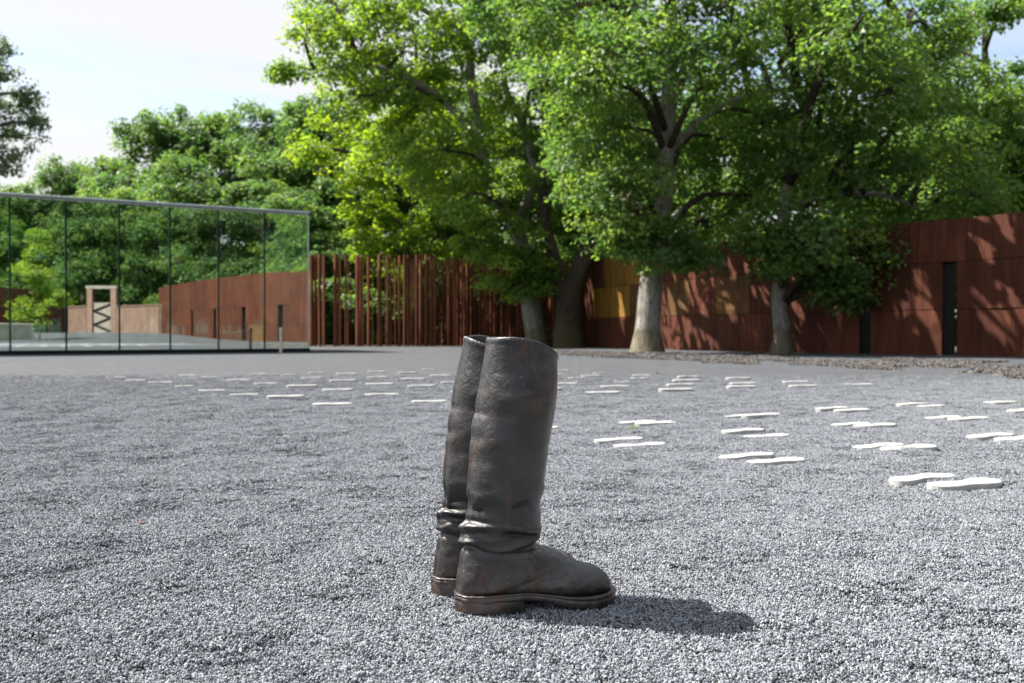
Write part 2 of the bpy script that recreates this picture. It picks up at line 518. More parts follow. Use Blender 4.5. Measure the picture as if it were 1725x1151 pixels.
# gravel: clumps of crushed stone scattered over the near court
def gravel_nodes(name, mat, clump_r, n_density, stone_r, density, variants, jitter, smin, smax, sub=1):
    ng = bpy.data.node_groups.new(name, 'GeometryNodeTree')
    ng.interface.new_socket('Geometry', in_out='INPUT', socket_type='NodeSocketGeometry')
    ng.interface.new_socket('Geometry', in_out='OUTPUT', socket_type='NodeSocketGeometry')
    N, L = ng.nodes, ng.links
    gi, go = N.new('NodeGroupInput'), N.new('NodeGroupOutput')
    def rnd(kind, lo, hi, seed):
        n = N.new('FunctionNodeRandomValue'); n.data_type = kind
        i = 0 if kind == 'FLOAT_VECTOR' else 2
        n.inputs[i].default_value = lo; n.inputs[i + 1].default_value = hi
        n.inputs['Seed'].default_value = seed
        return n.outputs[0 if kind == 'FLOAT_VECTOR' else 1]
    join = N.new('GeometryNodeJoinGeometry')
    for k in range(variants):
        c = N.new('GeometryNodeMeshCircle'); c.fill_type = 'NGON'
        c.inputs['Vertices'].default_value = 16; c.inputs['Radius'].default_value = clump_r
        d = N.new('GeometryNodeDistributePointsOnFaces')
        d.inputs['Density'].default_value = n_density; d.inputs['Seed'].default_value = k * 7 + 1
        L.new(c.outputs['Mesh'], d.inputs['Mesh'])
        sp = N.new('GeometryNodeSetPosition')
        L.new(d.outputs['Points'], sp.inputs['Geometry'])
        L.new(rnd('FLOAT_VECTOR', (-.0005, -.0005, -jitter), (.0005, .0005, jitter), k + 50), sp.inputs['Offset'])
        st = N.new('GeometryNodeStoreNamedAttribute'); st.data_type = 'FLOAT'; st.domain = 'POINT'
        st.inputs['Name'].default_value = 'tone'
        L.new(sp.outputs['Geometry'], st.inputs['Geometry'])
        L.new(rnd('FLOAT', 0.0, 1.0, k + 90), st.inputs['Value'])
        ico = N.new('GeometryNodeMeshIcoSphere')
        ico.inputs['Radius'].default_value = stone_r; ico.inputs['Subdivisions'].default_value = sub
        ip = N.new('GeometryNodeInstanceOnPoints')
        L.new(st.outputs['Geometry'], ip.inputs['Points'])
        L.new(ico.outputs['Mesh'], ip.inputs['Instance'])
        L.new(rnd('FLOAT_VECTOR', (0, 0, 0), (6.28, 6.28, 6.28), k + 10), ip.inputs['Rotation'])
        L.new(rnd('FLOAT_VECTOR', smin, smax, k + 30), ip.inputs['Scale'])
        re = N.new('GeometryNodeRealizeInstances'); L.new(ip.outputs['Instances'], re.inputs['Geometry'])
        sm = N.new('GeometryNodeSetMaterial'); sm.inputs['Material'].default_value = mat
        L.new(re.outputs['Geometry'], sm.inputs['Geometry'])
        g2 = N.new('GeometryNodeGeometryToInstance'); L.new(sm.outputs['Geometry'], g2.inputs['Geometry'])
        L.new(g2.outputs['Instances'], join.inputs['Geometry'])
    d = N.new('GeometryNodeDistributePointsOnFaces')
    L.new(gi.outputs['Geometry'], d.inputs['Mesh'])
    na = N.new('GeometryNodeInputNamedAttribute'); na.data_type = 'FLOAT'; na.inputs['Name'].default_value = 'tone'
    mu = N.new('ShaderNodeMath'); mu.operation = 'MULTIPLY'; mu.inputs[1].default_value = density
    L.new(na.outputs['Attribute'], mu.inputs[0]); L.new(mu.outputs['Value'], d.inputs['Density'])
    ip = N.new('GeometryNodeInstanceOnPoints')
    L.new(d.outputs['Points'], ip.inputs['Points']); L.new(join.outputs['Geometry'], ip.inputs['Instance'])
    ip.inputs['Pick Instance'].default_value = True
    L.new(rnd('FLOAT_VECTOR', (-.12, -.12, 0), (.12, .12, 6.28), 3), ip.inputs['Rotation'])
    L.new(rnd('FLOAT', .85, 1.2, 4), ip.inputs['Scale'])
    L.new(ip.outputs['Instances'], go.inputs['Geometry'])
    return ng

gxs = np.arange(-8.4, 8.4, .06); gys = np.arange(.5, 11.5, .06)
V, F = grid_mesh(gxs, gys, lambda x, y: ground_h(x, y) + .001)
cx, cy = V[F].mean(1)[:, 0], V[F].mean(1)[:, 1]
keep = np.abs(cx) < .75 * cy + 1.1
F, cx, cy = F[keep], cx[keep], cy[keep]
dens = 1.0 - smooth01(4.5, 11.5, cy) * .97
used = np.unique(F); remap = -np.ones(len(V), int); remap[used] = np.arange(len(used))
me = mesh_np('gravel', V[used], remap[F], M['stone'], dens)
gravel = link(bpy.data.objects.new('gravel', me))
tag(gravel, 'loose dark grey crushed basalt gravel covering the court', 'gravel', kind='stuff')
md = gravel.modifiers.new('scatter', 'NODES')
md.node_group = gravel_nodes('gravel_scatter', M['stone'], .030, 27000, .0023, 2100, 8, .0026, (.5, .45, .35), (1.75, 1.35, .95))

# forest soil beyond the court
def sheet(name, pts, z, mat):
    return mesh(name, [(p[0], p[1], z) for p in pts], [tuple(range(len(pts)))], mat)

WALL = spline([(2.3, 36.2), (4.5, 29.9), (6.65, 25.5), (8.6, 22.7), (10.35, 20.1), (12.2, 15.6), (14.9, 7.8), (20.2, -3.5), (28.5, -18.6)], 900)
seg_l = np.hypot(*np.diff(WALL, axis=0).T)
WS = np.concatenate([[0], np.cumsum(seg_l)])
def wpos(s): return np.array([np.interp(s, WS, WALL[:, 0]), np.interp(s, WS, WALL[:, 1])])
def wdir(s):
    d = wpos(min(s + .3, WS[-1])) - wpos(max(s - .3, 0)); return d / np.hypot(*d)
def wnor(s):          # faces the court
    d = wdir(s); return np.array([d[1], -d[0]]) if False else np.array([d[1], -d[0]])
soil_edge = [(-90, 34), (-9.2, 36.1), (1.9, 36.6)] + [tuple(wpos(s) + np.array([.55, .35])) for s in np.linspace(.5, WS[-1] - .2, 14)]
tag(sheet('forest_floor', soil_edge + [(90, -50), (400, -50), (400, 500), (-400, 500), (-400, 34)], .012, M['soil']), kind='structure')

# coarse rubble strip in front of the steel wall
strip = [gz(*p) for p in ((940, 592), (1050, 594), (1200, 598), (1400, 603), (1725, 611), (1990, 618))]
strip2 = [gz(*p) for p in ((940, 598), (1050, 604), (1200, 612), (1400, 622), (1725, 639), (1990, 652))]
sa, sb = spline(strip, 60), spline(strip2, 60)
V = np.concatenate([np.stack([(sa * (1 - t) + sb * t)[:, 0], (sa * (1 - t) + sb * t)[:, 1], np.full(60, .006)], -1) for t in np.linspace(0, 1, 9)])
idx = np.arange(540).reshape(9, 60)
F = np.stack([idx[:-1, :-1], idx[:-1, 1:], idx[1:, 1:], idx[1:, :-1]], -1).reshape(-1, 4)
c = V[F].mean(1)
pat = np.array([mnoise.noise(Vector((p[0] * .9, p[1] * .35, 3.1))) for p in c])
edge = np.repeat(np.sin(np.linspace(.2, math.pi - .2, 8)), 59)
me = mesh_np('rubble', V, F, M['rubble'], np.clip(.05 + 1.3 * pat + .30 * edge, .02, 1))
o = link(bpy.data.objects.new('rubble', me))
tag(o, 'strip of brownish rubble stones between the gravel court and rusty wall', 'rubble', kind='stuff')
md = o.modifiers.new('scatter', 'NODES')
md.node_group = gravel_nodes('rubble_scatter', M['rubble'], .16, 620, .020, 42, 6, .005, (.7, .6, .35), (1.7, 1.2, .8))

# ------------------------------------------------------------------ rusty steel wall
def wall_h(s): return float(np.interp(s, [0, 19.5, 27, 34, 48, WS[-1]], [3.05, 2.93, 3.5, 3.85, 4.0, 4.0]))
def s_at_px(px):
    k = np.argmin(np.abs(WALL[:600, 0] / np.maximum(WALL[:600, 1], 1) * FPX + 862.5 - px)); return WS[k]
wall = empty('rusted_steel_wall', (WALL[450][0], WALL[450][1], 0))
tag(wall, 'long curving wall of rusty steel sheets with narrow slit openings behind the trees', 'wall')
wo = Vector((WALL[450][0], WALL[450][1], 0))
def wquad(s0, s1, d0, d1):
    a, b = wpos(s0), wpos(s1); na, nb = wnor(s0), wnor(s1)
    return [(q[0] - wo.x, q[1] - wo.y) for q in (a + na * d0, b + nb * d0, b + nb * d1, a + na * d1)]
slits = [(s_at_px(1447), s_at_px(1467)), (s_at_px(1587), s_at_px(1611))] + [(s, s + .75) for s in (33.5, 39.0, 44.6, 50.2)]
slits.sort()
SLIT_Z = 2.02
def tz(s): p = wpos(s); return float(terrain(p[0], p[1]))
def panel(s0, s1, z0, z1a, z1b, mat):
    g = .006
    t0, t1 = tz(s0) if z0 < .2 else 0, tz(s1) if z0 < .2 else 0
    prism('panel', wquad(s0 + g, s1 - g, random.uniform(-.002, .004), -.05), z0 + (.008 if z0 > .1 else -.05),
          [z1a - g, z1b - g, z1b - g, z1a - g], mat, wall)
edges_cut = sorted([e for sl in slits for e in sl])
for row in range(3):
    s = 0.0
    while s < WS[-1] - .05:
        w = random.uniform(1.15, 1.75) if s < 24 else random.uniform(1.6, 2.4)
        e = min(s + w, WS[-1])
        if row < 2:
            hit = [sl for sl in slits if s - 1e-6 <= sl[0] < e + .35]
            if hit: e = hit[0][0]
        h0, h1 = wall_h(s), wall_h(e)
        za = [.0, .335, .68][row]; zb = [.335, .68, 1.0][row]
        lo = lambda h, f: (f * 2.98 if f < 1 else h)
        if e - s > .05:
            px = 862.5 + FPX * wpos((s + e) / 2)[0] / max(wpos((s + e) / 2)[1], .1)
            mat = M['rust']
            if row > 0 and 1008 < px < 1085: mat = M['ochre'] if row == 2 or px < 1045 else M['olive']
            elif row == 1 and 1205 < px < 1290: mat = M['olive']
            elif row == 1 and 1120 < px < 1160: mat = M['olive']
            elif row == 0 and 36 < s < 38: mat = M['olive']
            z1a = lo(h0, zb); z1b = lo(h1, zb)
            if row == 2: z1a = z1b = (h0 + h1) / 2
            panel(s, e, lo(h0, za), z1a, z1b, mat)
        s = e
        if row < 2:
            for sl in slits:
                if abs(s - sl[0]) < 1e-6: s = sl[1]; break
# carrying frame behind the sheets, broken at the slits
prev = 0.0
for sl in slits + [(WS[-1], None)]:
    k = max(1, int((sl[0] - prev) / 1.1))
    for i in range(k):
        a, b = prev + (sl[0] - prev) * i / k, prev + (sl[0] - prev) * (i + 1) / k
        prism('backing', wquad(a, b, -.10, -.20), -.05, min(wall_h(a), wall_h(b)) - .05, M['dark'], wall)
    if sl[1]:
        prism('jamb', wquad(sl[0] - .05, sl[0] - .004, -.055, -.55), -.05, SLIT_Z, M['dark'], wall)
        prism('jamb', wquad(sl[1] + .004, sl[1] + .05, -.055, -.55), -.05, SLIT_Z, M['dark'], wall)
        prism('lintel', wquad(sl[0] - .05, sl[1] + .05, -.056, -.55), SLIT_Z + .003, SLIT_Z + .08, M['dark'], wall)
        prev = sl[1]

# ------------------------------------------------------------------ fence of upright rusty bars
fence = empty('steel_bar_fence', (-3, 36, 0))
tag(fence, 'fence of tall rusty upright steel bars beside the glass building', 'fence')
def bar(px, w_px, d, hgt):
    x = (px - 862.5) / FPX * d; w = w_px * .85 / FPX * d
    a = w * .36
    o = box('bar', -a, a, -a, a, -.05, hgt, M['rust_bar'], fence)
    o.location = (x + 3, d - 36, 0); o.rotation_euler = (0, random.uniform(-.004, .004), R(random.uniform(35, 55)))
for px, w in ((524, 7), (531, 4), (539, 7), (546, 5), (565, 7), (571, 4), (583, 4), (602, 8), (609, 4), (621, 6), (640, 8), (653, 4), (658, 4),
              (673, 5), (681, 4), (687, 4), (702, 6), (708, 5), (718, 7), (727, 4), (733, 5)):
    bar(px, w, 36.0 + random.uniform(-.1, .1), 3.30 + random.uniform(-.03, .03))
px = 522
while px < 742:
    if not 549 < px < 560:
        bar(px, random.choice((1.3, 1.8, 2.4)), 36.7 + random.uniform(0, .9), 3.28 + random.uniform(-.05, .05))
    px += random.choice((4, 5.5, 7, 9))
px = 744
while px < 985:
    bar(px, random.choice((2.0, 2.8, 3.6, 5)), 36.1 + random.choice((0, .5, 1.1)) + random.uniform(0, .2), 3.25 + random.uniform(-.05, .05))
    bar(px + 3, random.choice((2.4, 3.4)), 37.6 + random.uniform(0, .5), 3.2)
    px += random.uniform(4.0, 7.5)

# ------------------------------------------------------------------ glass building
GR = np.array([-5.29, 25.9]); GL = np.array([-11.29, 22.4])
gu = (GR - GL) / np.hypot(*(GR - GL)); gn = np.array([gu[1], -gu[0]])      # gn faces the court
pane_w = np.hypot(*(GR - GL)) / 6.0
GH, GD = 3.60, 4.4
glassb = empty('glass_pavilion', (GR[0], GR[1], 0), math.atan2(gu[1], gu[0]))
tag(glassb, 'long flat-roofed glass pavilion with tall mirrored panes and dark joints', 'building')
NP = 14
for i in range(NP):
    a, b = -(i + 1) * pane_w, -i * pane_w
    box('pane', a + .022, b - .022, 0, .012, .09, GH - .06, M['glass'], glassb)
    box('mullion', a - .018, a + .018, -.006, .07, .0905, GH - .0605, M['frame'], glassb)
L0 = -NP * pane_w
box('corner_post', -.016, .010, -.006, .04, .0905, GH - .0605, M['edge'], glassb)
box('plinth', L0, .03, -.03, GD, -.05, .09, M['frame'], glassb)
box('roof', L0 - .05, .04, -.02, GD + .02, GH, GH + .04, M['edge'], glassb, .008)
box('ceiling', L0, .02, .08, GD - .06, GH - .058, GH - .003, M['ceil'], glassb)
box('floor', L0, .02, .08, GD - .06, .092, .11, M['floor'], glassb)
for i in range(NP):
    box('rear_pane', -(i + 1) * pane_w + .022, -i * pane_w - .022, GD - .05, GD - .038, .092, GH - .06, M['clear'], glassb)
    box('rear_mullion', -(i + 1) * pane_w - .02, -(i + 1) * pane_w + .02, GD - .06, GD, .0925, GH - .0605, M['frame'], glassb)
box('end_wall', -.03, .015, .09, GD - .06, .112, GH - .06, M['pale'], glassb)
for k in range(1, 4):
    box('column', -k * 3.6 - .07, -k * 3.6 + .07, 2.3, 2.44, .112, GH - .06, M['wood'], glassb)

def mirror(px, d):
    """real place of something seen in the pavilion's panes at pixel column px and apparent distance d"""
    v = np.array([(px - 862.5) / FPX * d, d]); s = (v - GR) @ gn
    return v - 2 * s * gn

# ------------------------------------------------------------------ trees
def leaves(centers, outward, size, tone, rs, droop=.35):
    n = len(centers)
    nrm = np.array([0, 0, .8]) + outward * .55 + rs.normal(0, .55, (n, 3))
    nrm /= np.linalg.norm(nrm, axis=1)[:, None]
    u = outward * .8 + rs.normal(0, .7, (n, 3)) - np.array([0, 0, droop])
    u -= (u * nrm).sum(1)[:, None] * nrm
    u /= np.linalg.norm(u, axis=1)[:, None] + 1e-9
    v = np.cross(nrm, u)
    l = size * rs.uniform(.7, 1.3, n); w = l * rs.uniform(.62, .9, n)
    P = np.empty((n, 4, 3))
    P[:, 0] = centers - u * (l * .5)[:, None]
    P[:, 1] = centers + v * (w * .5)[:, None] + u * (l * .08)[:, None] + nrm * (l * .12)[:, None]
    P[:, 2] = centers + u * (l * .5)[:, None] - nrm * (l * .10)[:, None]
    P[:, 3] = centers - v * (w * .5)[:, None] + u * (l * .08)[:, None] + nrm * (l * .12)[:, None]
    return P.reshape(-1, 3), np.arange(4 * n).reshape(n, 4), tone

def build_tree(name, base, trunks, lobes, bark, leaf, leaf_size, clumps, per, seed, label, group=None, cat='tree', flat=1.05, clump_r=(.30, .62), limbs=True, gaps=None):
    """trunks: list of (path, radii) in world space; lobes: list of (centre, radius)"""
    rs = np.random.default_rng(seed)
    root = empty(name, base)
    tag(root, label, cat, group)
    b = Vector(base)
    stem = None
    for path, rad in trunks:
        n = max(10, len(path) * 5)
        P = spline(path, n); rr = np.interp(np.linspace(0, 1, n), np.linspace(0, 1, len(rad)), rad)
        V, F = tube_geo([Vector(p) - b for p in P], rr, 14, .05, seed)
        tr_ = mesh('trunk', V, F, bark, root, True)
        stem = stem or tr_
    nodes = np.concatenate([spline(p, 24)[5:] for p, r in trunks])
    C, O, T = [], [], []
    tv, tf = [], []
    for c, r in lobes:
        c = np.array(c)
        if limbs:
            cand = nodes[nodes[:, 2] < c[2] + .2]
            if len(cand) == 0: cand = nodes[:1]
            d = np.linalg.norm(cand - c, axis=1) + .8 * np.abs(cand[:, 2] - (c[2] - .6 * np.hypot(*(cand - c)[:, :2].T)))
            a = cand[np.argmin(d)]
            m = (a + c) / 2 + np.array([rs.normal(0, .12), rs.normal(0, .12), .18 * np.linalg.norm(c - a)])
            P = spline([a, m, c, c + (c - m) * .35], 9)
            r0 = .035 + .022 * np.linalg.norm(c - a)
            V, F = tube_geo([Vector(p) - b for p in P], np.linspace(r0, .018, 9), 7, .05, seed)
            mesh('limb', V, F, M['bark_dark'], stem, True)
        nc = max(11, int(clumps * r * r))
        d = rs.normal(0, 1, (nc, 3)); d /= np.linalg.norm(d, axis=1)[:, None]
        cc = c + d * (r * rs.uniform(.30, 1.02, nc) ** .6)[:, None] * np.array([1, 1, .82])
        for q in range(nc):
            if limbs and rs.random() < .6:
                V, F = tube_geo([Vector(c) - b, Vector((c * .45 + cc[q] * .55 + [0, 0, .06])) - b, Vector(cc[q]) - b], [.016, .011, .005], 4)
                k = len(tv); tv += V; tf += [tuple(i + k for i in f) for f in F[:-2]]
            cr_ = rs.uniform(*clump_r)
            npl = int(per * rs.uniform(.6, 1.4))
            e = rs.normal(0, 1, (npl, 3)); e /= np.linalg.norm(e, axis=1)[:, None]
            rad = rs.uniform(.15, 1.0, npl) ** .5
            pos = e * rad[:, None] * cr_ * np.array([1.15, 1.15, flat * .6])
            pos[:, 2] -= .25 * cr_ * (np.hypot(pos[:, 0], pos[:, 1]) / cr_) ** 2     # outer leaves hang
            C.append(cc[q] + pos)
            out = .6 * e + .6 * d[q]
            O.append(out / (np.linalg.norm(out, axis=1)[:, None] + 1e-9))
            base_t = rs.uniform(.2, .8)
            T.append(np.clip(base_t + rs.normal(0, .16, npl), 0, 1))
    C, O, T = np.concatenate(C), np.concatenate(O), np.concatenate(T)
    if gaps is not None:              # leaves cut away along sun rays, shaped to drop dapples on the wall
        keep = np.ones(len(C), bool)
        sd = np.array(SUN_DIR)
        for o_, hw in gaps:
            w = C - o_
            t = w @ sd
            q = (w * w).sum(1) - t * t
            keep &= ~((q < hw * hw) & (t > 0))
        C, O, T = C[keep], O[keep], T[keep]
    V, F, T = leaves(C, O, leaf_size, T, rs)
    me = mesh_np('crown', V - np.array(base), F, leaf, T)
    crown = link(bpy.data.objects.new('crown', me), root)
    if tv: tag(mesh('twigs', tv, tf, M['bark_dark'], crown), kind='stuff')
    return root

def px_lobes(lst, d, spread, seed):
    rs = np.random.default_rng(seed)
    out = []
    for e in lst:
        dz = rs.uniform(-spread, spread) if len(e) < 4 else e[3]
        out.append((np.array(at(e[0], e[1], d + dz)), e[2] / FPX * d))
    return out
def shade_canopy(cx, cy, n, zr, hr, seed, r=(1.2, 1.8)):  # upper crown lobes mostly out of view, added to shade the wall
    rs = np.random.default_rng(seed)
    return [(np.array([cx + rs.uniform(-hr, hr), cy + rs.uniform(-hr, hr) * .8, rs.uniform(*zr)]), rs.uniform(*r)) for _ in range(n)]
def px_path(lst, d): return [tuple(at(p[0], p[1], d + (p[2] if len(p) > 2 else 0))) for p in lst]
def foot(px, d): return ((px - 862.5) / FPX * d, d, 0.0)
def base_pt(px, d): p = foot(px, d); return (p[0], p[1], -.15)

grs = np.random.default_rng(77)
GAPS = []
for s_lo, s_hi, z_lo, z_hi, n in ((1.0, 2.3, .7, 2.4, 7), (3.0, 4.2, .4, 2.6, 3), (6.2, 8.4, .3, 2.6, 12), (8.4, 10.4, .3, 2.2, 9), (10.3, 11.2, 1.6, 2.8, 3), (11.6, 12.9, .3, 2.2, 6),
                                  (14.6, 16.2, .3, 1.9, 9), (13.2, 14.0, 1.6, 2.7, 2), (16.7, 18.0, .4, 2.9, 9), (18.0, 20.0, .3, 2.9, 7)):
    for _ in range(n):
        s0, z0 = grs.uniform(s_lo, s_hi), grs.uniform(z_lo, z_hi)
        ln, hw = grs.uniform(.25, .85), grs.uniform(.07, .14)
        k = max(2, int(ln / .12))
        for t in np.linspace(-.5, .5, k):
            s1, z1 = s0 + .40 * ln * t, z0 - .92 * ln * t
            if s1 < 0: continue
            p_ = wpos(s1)
            GAPS.append((np.array([p_[0], p_[1], z1]), hw * (1 - 1.1 * t * t) + .03))
d3 = 24.4
build_tree('maple_tree', foot(1092, d3),
    [([base_pt(1090, d3)] + px_path([(1092, 560), (1098, 470), (1106, 400), (1118, 320), (1122, 250), (1126, 150), (1130, 30), (1120, -120)], d3), [.50, .325, .28, .25, .24, .21, .19, .15, .07]),
     (px_path([(1124, 190), (1165, 100), (1230, 50), (1310, -10)], d3), [.16, .13, .10, .05]),
     (px_path([(1122, 260), (1190, 195), (1265, 160), (1330, 150)], d3), [.11, .09, .07, .04]),
     (px_path([(1126, 130), (1080, 40), (1040, -60)], d3), [.12, .09, .05])],
    px_lobes([(1135, 300, 80, 1.6), (1045, 215, 100), (1215, 235, 105), (1135, 110, 110, 1.8), (1000, 130, 100), (1265, 110, 115), (1130, -20, 140), (940, 20, 110),
              (1330, 50, 100), (1050, 350, 85, -1.4), (1190, 375, 75, 1.6), (1110, 405, 55, -1.2), (1245, 330, 75, 1.5), (985, 265, 85), (1060, 290, 60, -1.8), (1210, 130, 90, -2.2),
              (1060, 90, 90, -2.5), (1290, 210, 85), (1230, 10, 120), (1020, 20, 110), (1165, 425, 40, -.8), (1050, 405, 45, -1.0)], d3, 2.4, 1) + px_lobes([(1090, 325, 70, 2.8), (1000, 210, 90, 3.6), (935, 120, 90, 4.2), (1150, 245, 70, 3.0), (1030, 90, 90, 4.0), (1045, 365, 65, 4.6), (968, 275, 75, 5.0), (1000, 320, 55, 4.8)], d3, 0, 8) + shade_canopy(2.6, 23.6, 5, (9, 13), 3.8, 61, (.8, 1.2)),
    M['bark_pale'], M['leaf'], .125, 11.5, 84, 21, 'large maple with thick pale trunk standing before the rusty wall', gaps=GAPS)
d4 = 24.0
build_tree('maple_tree', foot(1316, d4),
    [([base_pt(1316, d4)] + px_path([(1317, 560), (1312, 500), (1320, 440), (1318, 370), (1330, 300), (1352, 220), (1345, 160), (1310, 110)], d4), [.30, .21, .185, .17, .14, .12, .11, .08, .05]),
     (px_path([(1330, 300), (1400, 210), (1470, 120), (1540, 20)], d4), [.10, .09, .07, .04]),
     (px_path([(1320, 350), (1400, 330), (1490, 330), (1560, 360)], d4), [.09, .07, .06, .03])],
    px_lobes([(1320, 300, 85, 1.5), (1400, 250, 100), (1350, 190, 100), (1450, 330, 95), (1385, 400, 75), (1428, 445, 52, -1.2), (1525, 390, 85), (1555, 300, 100),
              (1500, 220, 110), (1420, 120, 110), (1540, 140, 95), (1590, 385, 52, -1.0), (1275, 385, 55, -1.0), (1470, 470, 42, -.8), (1620, 250, 80), (1600, 110, 70),
              (1300, 420, 45, -1.0), (1560, 440, 42, -.8), (1430, 495, 26, -1.0), (1360, 345, 70, -1.5), (1480, 410, 60, -1.3), (1640, 330, 55), (1600, 415, 34, -1.0), (1510, 450, 40, -1.0), (1405, 480, 30, -1.1), (1330, 410, 36, -1.2), (1375, 30, 80), (1540, 25, 62), (1495, 75, 62), (1575, 60, 50), (1464, 110, 75, -3.5), (1400, 30, 80, -3.3), (1344, -40, 80, -3.1), (1500, 150, 60, -3.6), (1430, 60, 60, -4.2), (1300, 230, 80), (1345, 440, 45, -1.0)], d4, 2.3, 2) + shade_canopy(6.4, 22.0, 2, (7.0, 10), 2.6, 62, (.7, .9)),
    M['bark_pale'], M['leaf'], .125, 11.5, 80, 22, 'slender maple with thin grey trunk and branches hanging low over the wall', gaps=GAPS)
d1 = 35.2
build_tree('maple_tree', foot(905, d1),
    [([base_pt(907, d1)] + px_path([(903, 560), (893, 500), (886, 440), (868, 385), (832, 320), (808, 240), (795, 140), (785, 20), (780, -100)], d1), [.44, .38, .34, .30, .25, .22, .19, .16, .12, .06]),
     (px_path([(868, 385), (900, 300), (880, 210), (850, 140), (860, 20)], d1), [.20, .17, .14, .11, .06]),
     (px_path([(806, 230), (720, 150), (620, 110), (530, 120)], d1), [.14, .11, .08, .04])],
    px_lobes([(850, 445, 52, -1.5), (905, 420, 55, -1.5), (825, 335, 85), (750, 255, 95), (870, 255, 90), (780, 130, 105), (900, 140, 100), (680, 85, 105), (595, 60, 85),
              (520, 55, 55), (700, 180, 85), (840, 20, 120), (760, -40, 120), (930, 345, 80), (862, 482, 30, -1.6), (487, 122, 22), (560, 125, 42), (640, 10, 90), (530, -10, 70),
              (615, 165, 50), (805, 405, 50, -1.5), (910, 475, 28, -1.4), (770, 340, 60)], d1, 2.6, 3),
    M['bark_pale'], M['leaf_sunlit'], .145, 10, 78, 23, 'broad maple with leaning grey trunk at the end of the bar fence', gaps=GAPS)
d2 = 34.0
build_tree('maple_tree', foot(957, d2),
    [([base_pt(960, d2)] + px_path([(957, 550), (962, 490), (985, 430), (1003, 360), (1010, 260), (1005, 140), (1000, 0)], d2), [.62, .48, .36, .27, .22, .19, .15, .08]),
     (px_path([(953, 540), (944, 480), (930, 420), (915, 340), (920, 220)], d2), [.30, .25, .2, .16, .08])],
    px_lobes([(965, 435, 55), (1005, 335, 80), (925, 210, 90), (1020, 215, 90), (1000, 60, 110), (955, 300, 80), (1030, 420, 50), (920, 60, 100), (985, 140, 90)], d2, 2.2, 4),
    M['bark_dark'], M['leaf'], .145, 8, 76, 24, 'dark-trunked forked maple beside the leaning grey trunk', gaps=GAPS)
d5 = 40.5
build_tree('linden_tree', foot(690, d5),
    [([base_pt(690, d5)] + px_path([(690, 540), (692, 440), (700, 330), (705, 200), (700, 60)], d5), [.3, .26, .23, .19, .14, .06])],
    px_lobes([(640, 392, 62), (700, 335, 85), (615, 345, 50), (740, 400, 65), (660, 250, 80), (720, 210, 90), (600, 405, 34), (765, 310, 80), (690, 130, 85), (615, 225, 55),
              (565, 215, 55), (600, 290, 45), (670, 410, 50), (780, 420, 50), (640, 470, 40), (700, 460, 40), (530, 250, 40), (590, 500, 26)], d5, 2.4, 5),
    M['bark_dark'], M['leaf_y'], .16, 9, 82, 25, 'yellow-green tree with sunlit foliage rising behind the bar fence')
d6 = 29.0
build_tree('maple_tree', foot(1655, d6),
    [([base_pt(1655, d6)] + px_path([(1655, 500), (1660, 400), (1668, 280), (1660, 150), (1655, 40)], d6), [.28, .25, .22, .18, .13, .05])],
    px_lobes([(1650, 240, 105), (1705, 195, 75), (1720, 290, 95), (1625, 325, 75), (1685, 335, 65), (1770, 230, 100), (1560, 290, 90), (1580, 190, 80), (1590, 90, 60), (1660, 150, 60),
              (1690, 15, 30), (1720, 5, 25), (1800, 330, 90), (1620, 30, 40), (1640, 390, 50)], d6, 1.8, 6),
    M['bark_dark'], M['leaf'], .135, 12, 86, 26, 'dense green tree growing behind the tall end of the rusty wall')
d7 = 40.0
build_tree('birch_tree', foot(-95, d7),
    [([base_pt(-95, d7)] + px_path([(-95, 480), (-92, 350), (-80, 220), (-70, 90), (-75, 0)], d7), [.26, .23, .19, .15, .11, .05])],
    px_lobes([(-30, 200, 60), (25, 180, 42), (50, 160, 24), (30, 230, 40), (-10, 110, 40), (-5, 75, 26), (-60, 120, 70), (-90, 230, 80), (10, 270, 30), (-150, 160, 90), (-90, 40, 60), (58, 205, 16), (-40, 290, 40)], d7, 1.5, 7),
    M['bark_pale'], M['leaf_b'], .15, 12, 46, 27, 'loose grey-green birch tree rising beyond the far end of the glass pavilion', clump_r=(.3, .55))

# forest trees share three builds
def forest_proto(seed, name, H, label, leaf):
    rs = np.random.default_rng(seed)
    lobes = []
    for k in range(22):
        t = rs.uniform(.0, 1.0); a = rs.uniform(0, 6.28)
        rr = 3.6 * math.sin(min(1, (1.08 - t) * 1.75) * math.pi / 2) * rs.uniform(.35, .95)
        lobes.append((np.array([math.cos(a) * rr, math.sin(a) * rr, H * (.16 + .78 * t)]), rs.uniform(1.25, 1.95)))
    lobes.append((np.array([0, 0, H * .93]), 1.3))
    return build_tree(name, (0, 0, 0), [([(0, 0, -.2), (.1, 0, H * .3), (.0, .1, H * .6), (0, 0, H * .92)], [.28, .22, .15, .05])], lobes,
                      M['bark_dark'], leaf, .20, 9.0, 52, seed, label, 'forest trees', flat=1.45, clump_r=(.34, .66))
LB = 'leafy forest tree in the dense green wood behind the pavilion and fence'
LR = 'leafy forest tree in the wood beyond the brick wall and gate, mirrored in the panes'
protos = [forest_proto(31, 'forest_tree', 14, LB, M['leaf_f']), forest_proto(32, 'forest_tree', 14, LB, M['leaf_f']), forest_proto(33, 'forest_tree', 14, LB, M['leaf'])]
used_p = [False] * 3
def copy_tree(src, loc, sc, rz, label, group):
    o = src.copy(); COL.objects.link(o)
    for ch in src.children:
        c_ = ch.copy(); COL.objects.link(c_); c_.parent = o
        for g_ in ch.children:
            e_ = g_.copy(); COL.objects.link(e_); e_.parent = c_
    o.location = loc; o.scale = sc; o.rotation_euler = (0, 0, rz); o['label'] = label; o['group'] = group
    return o
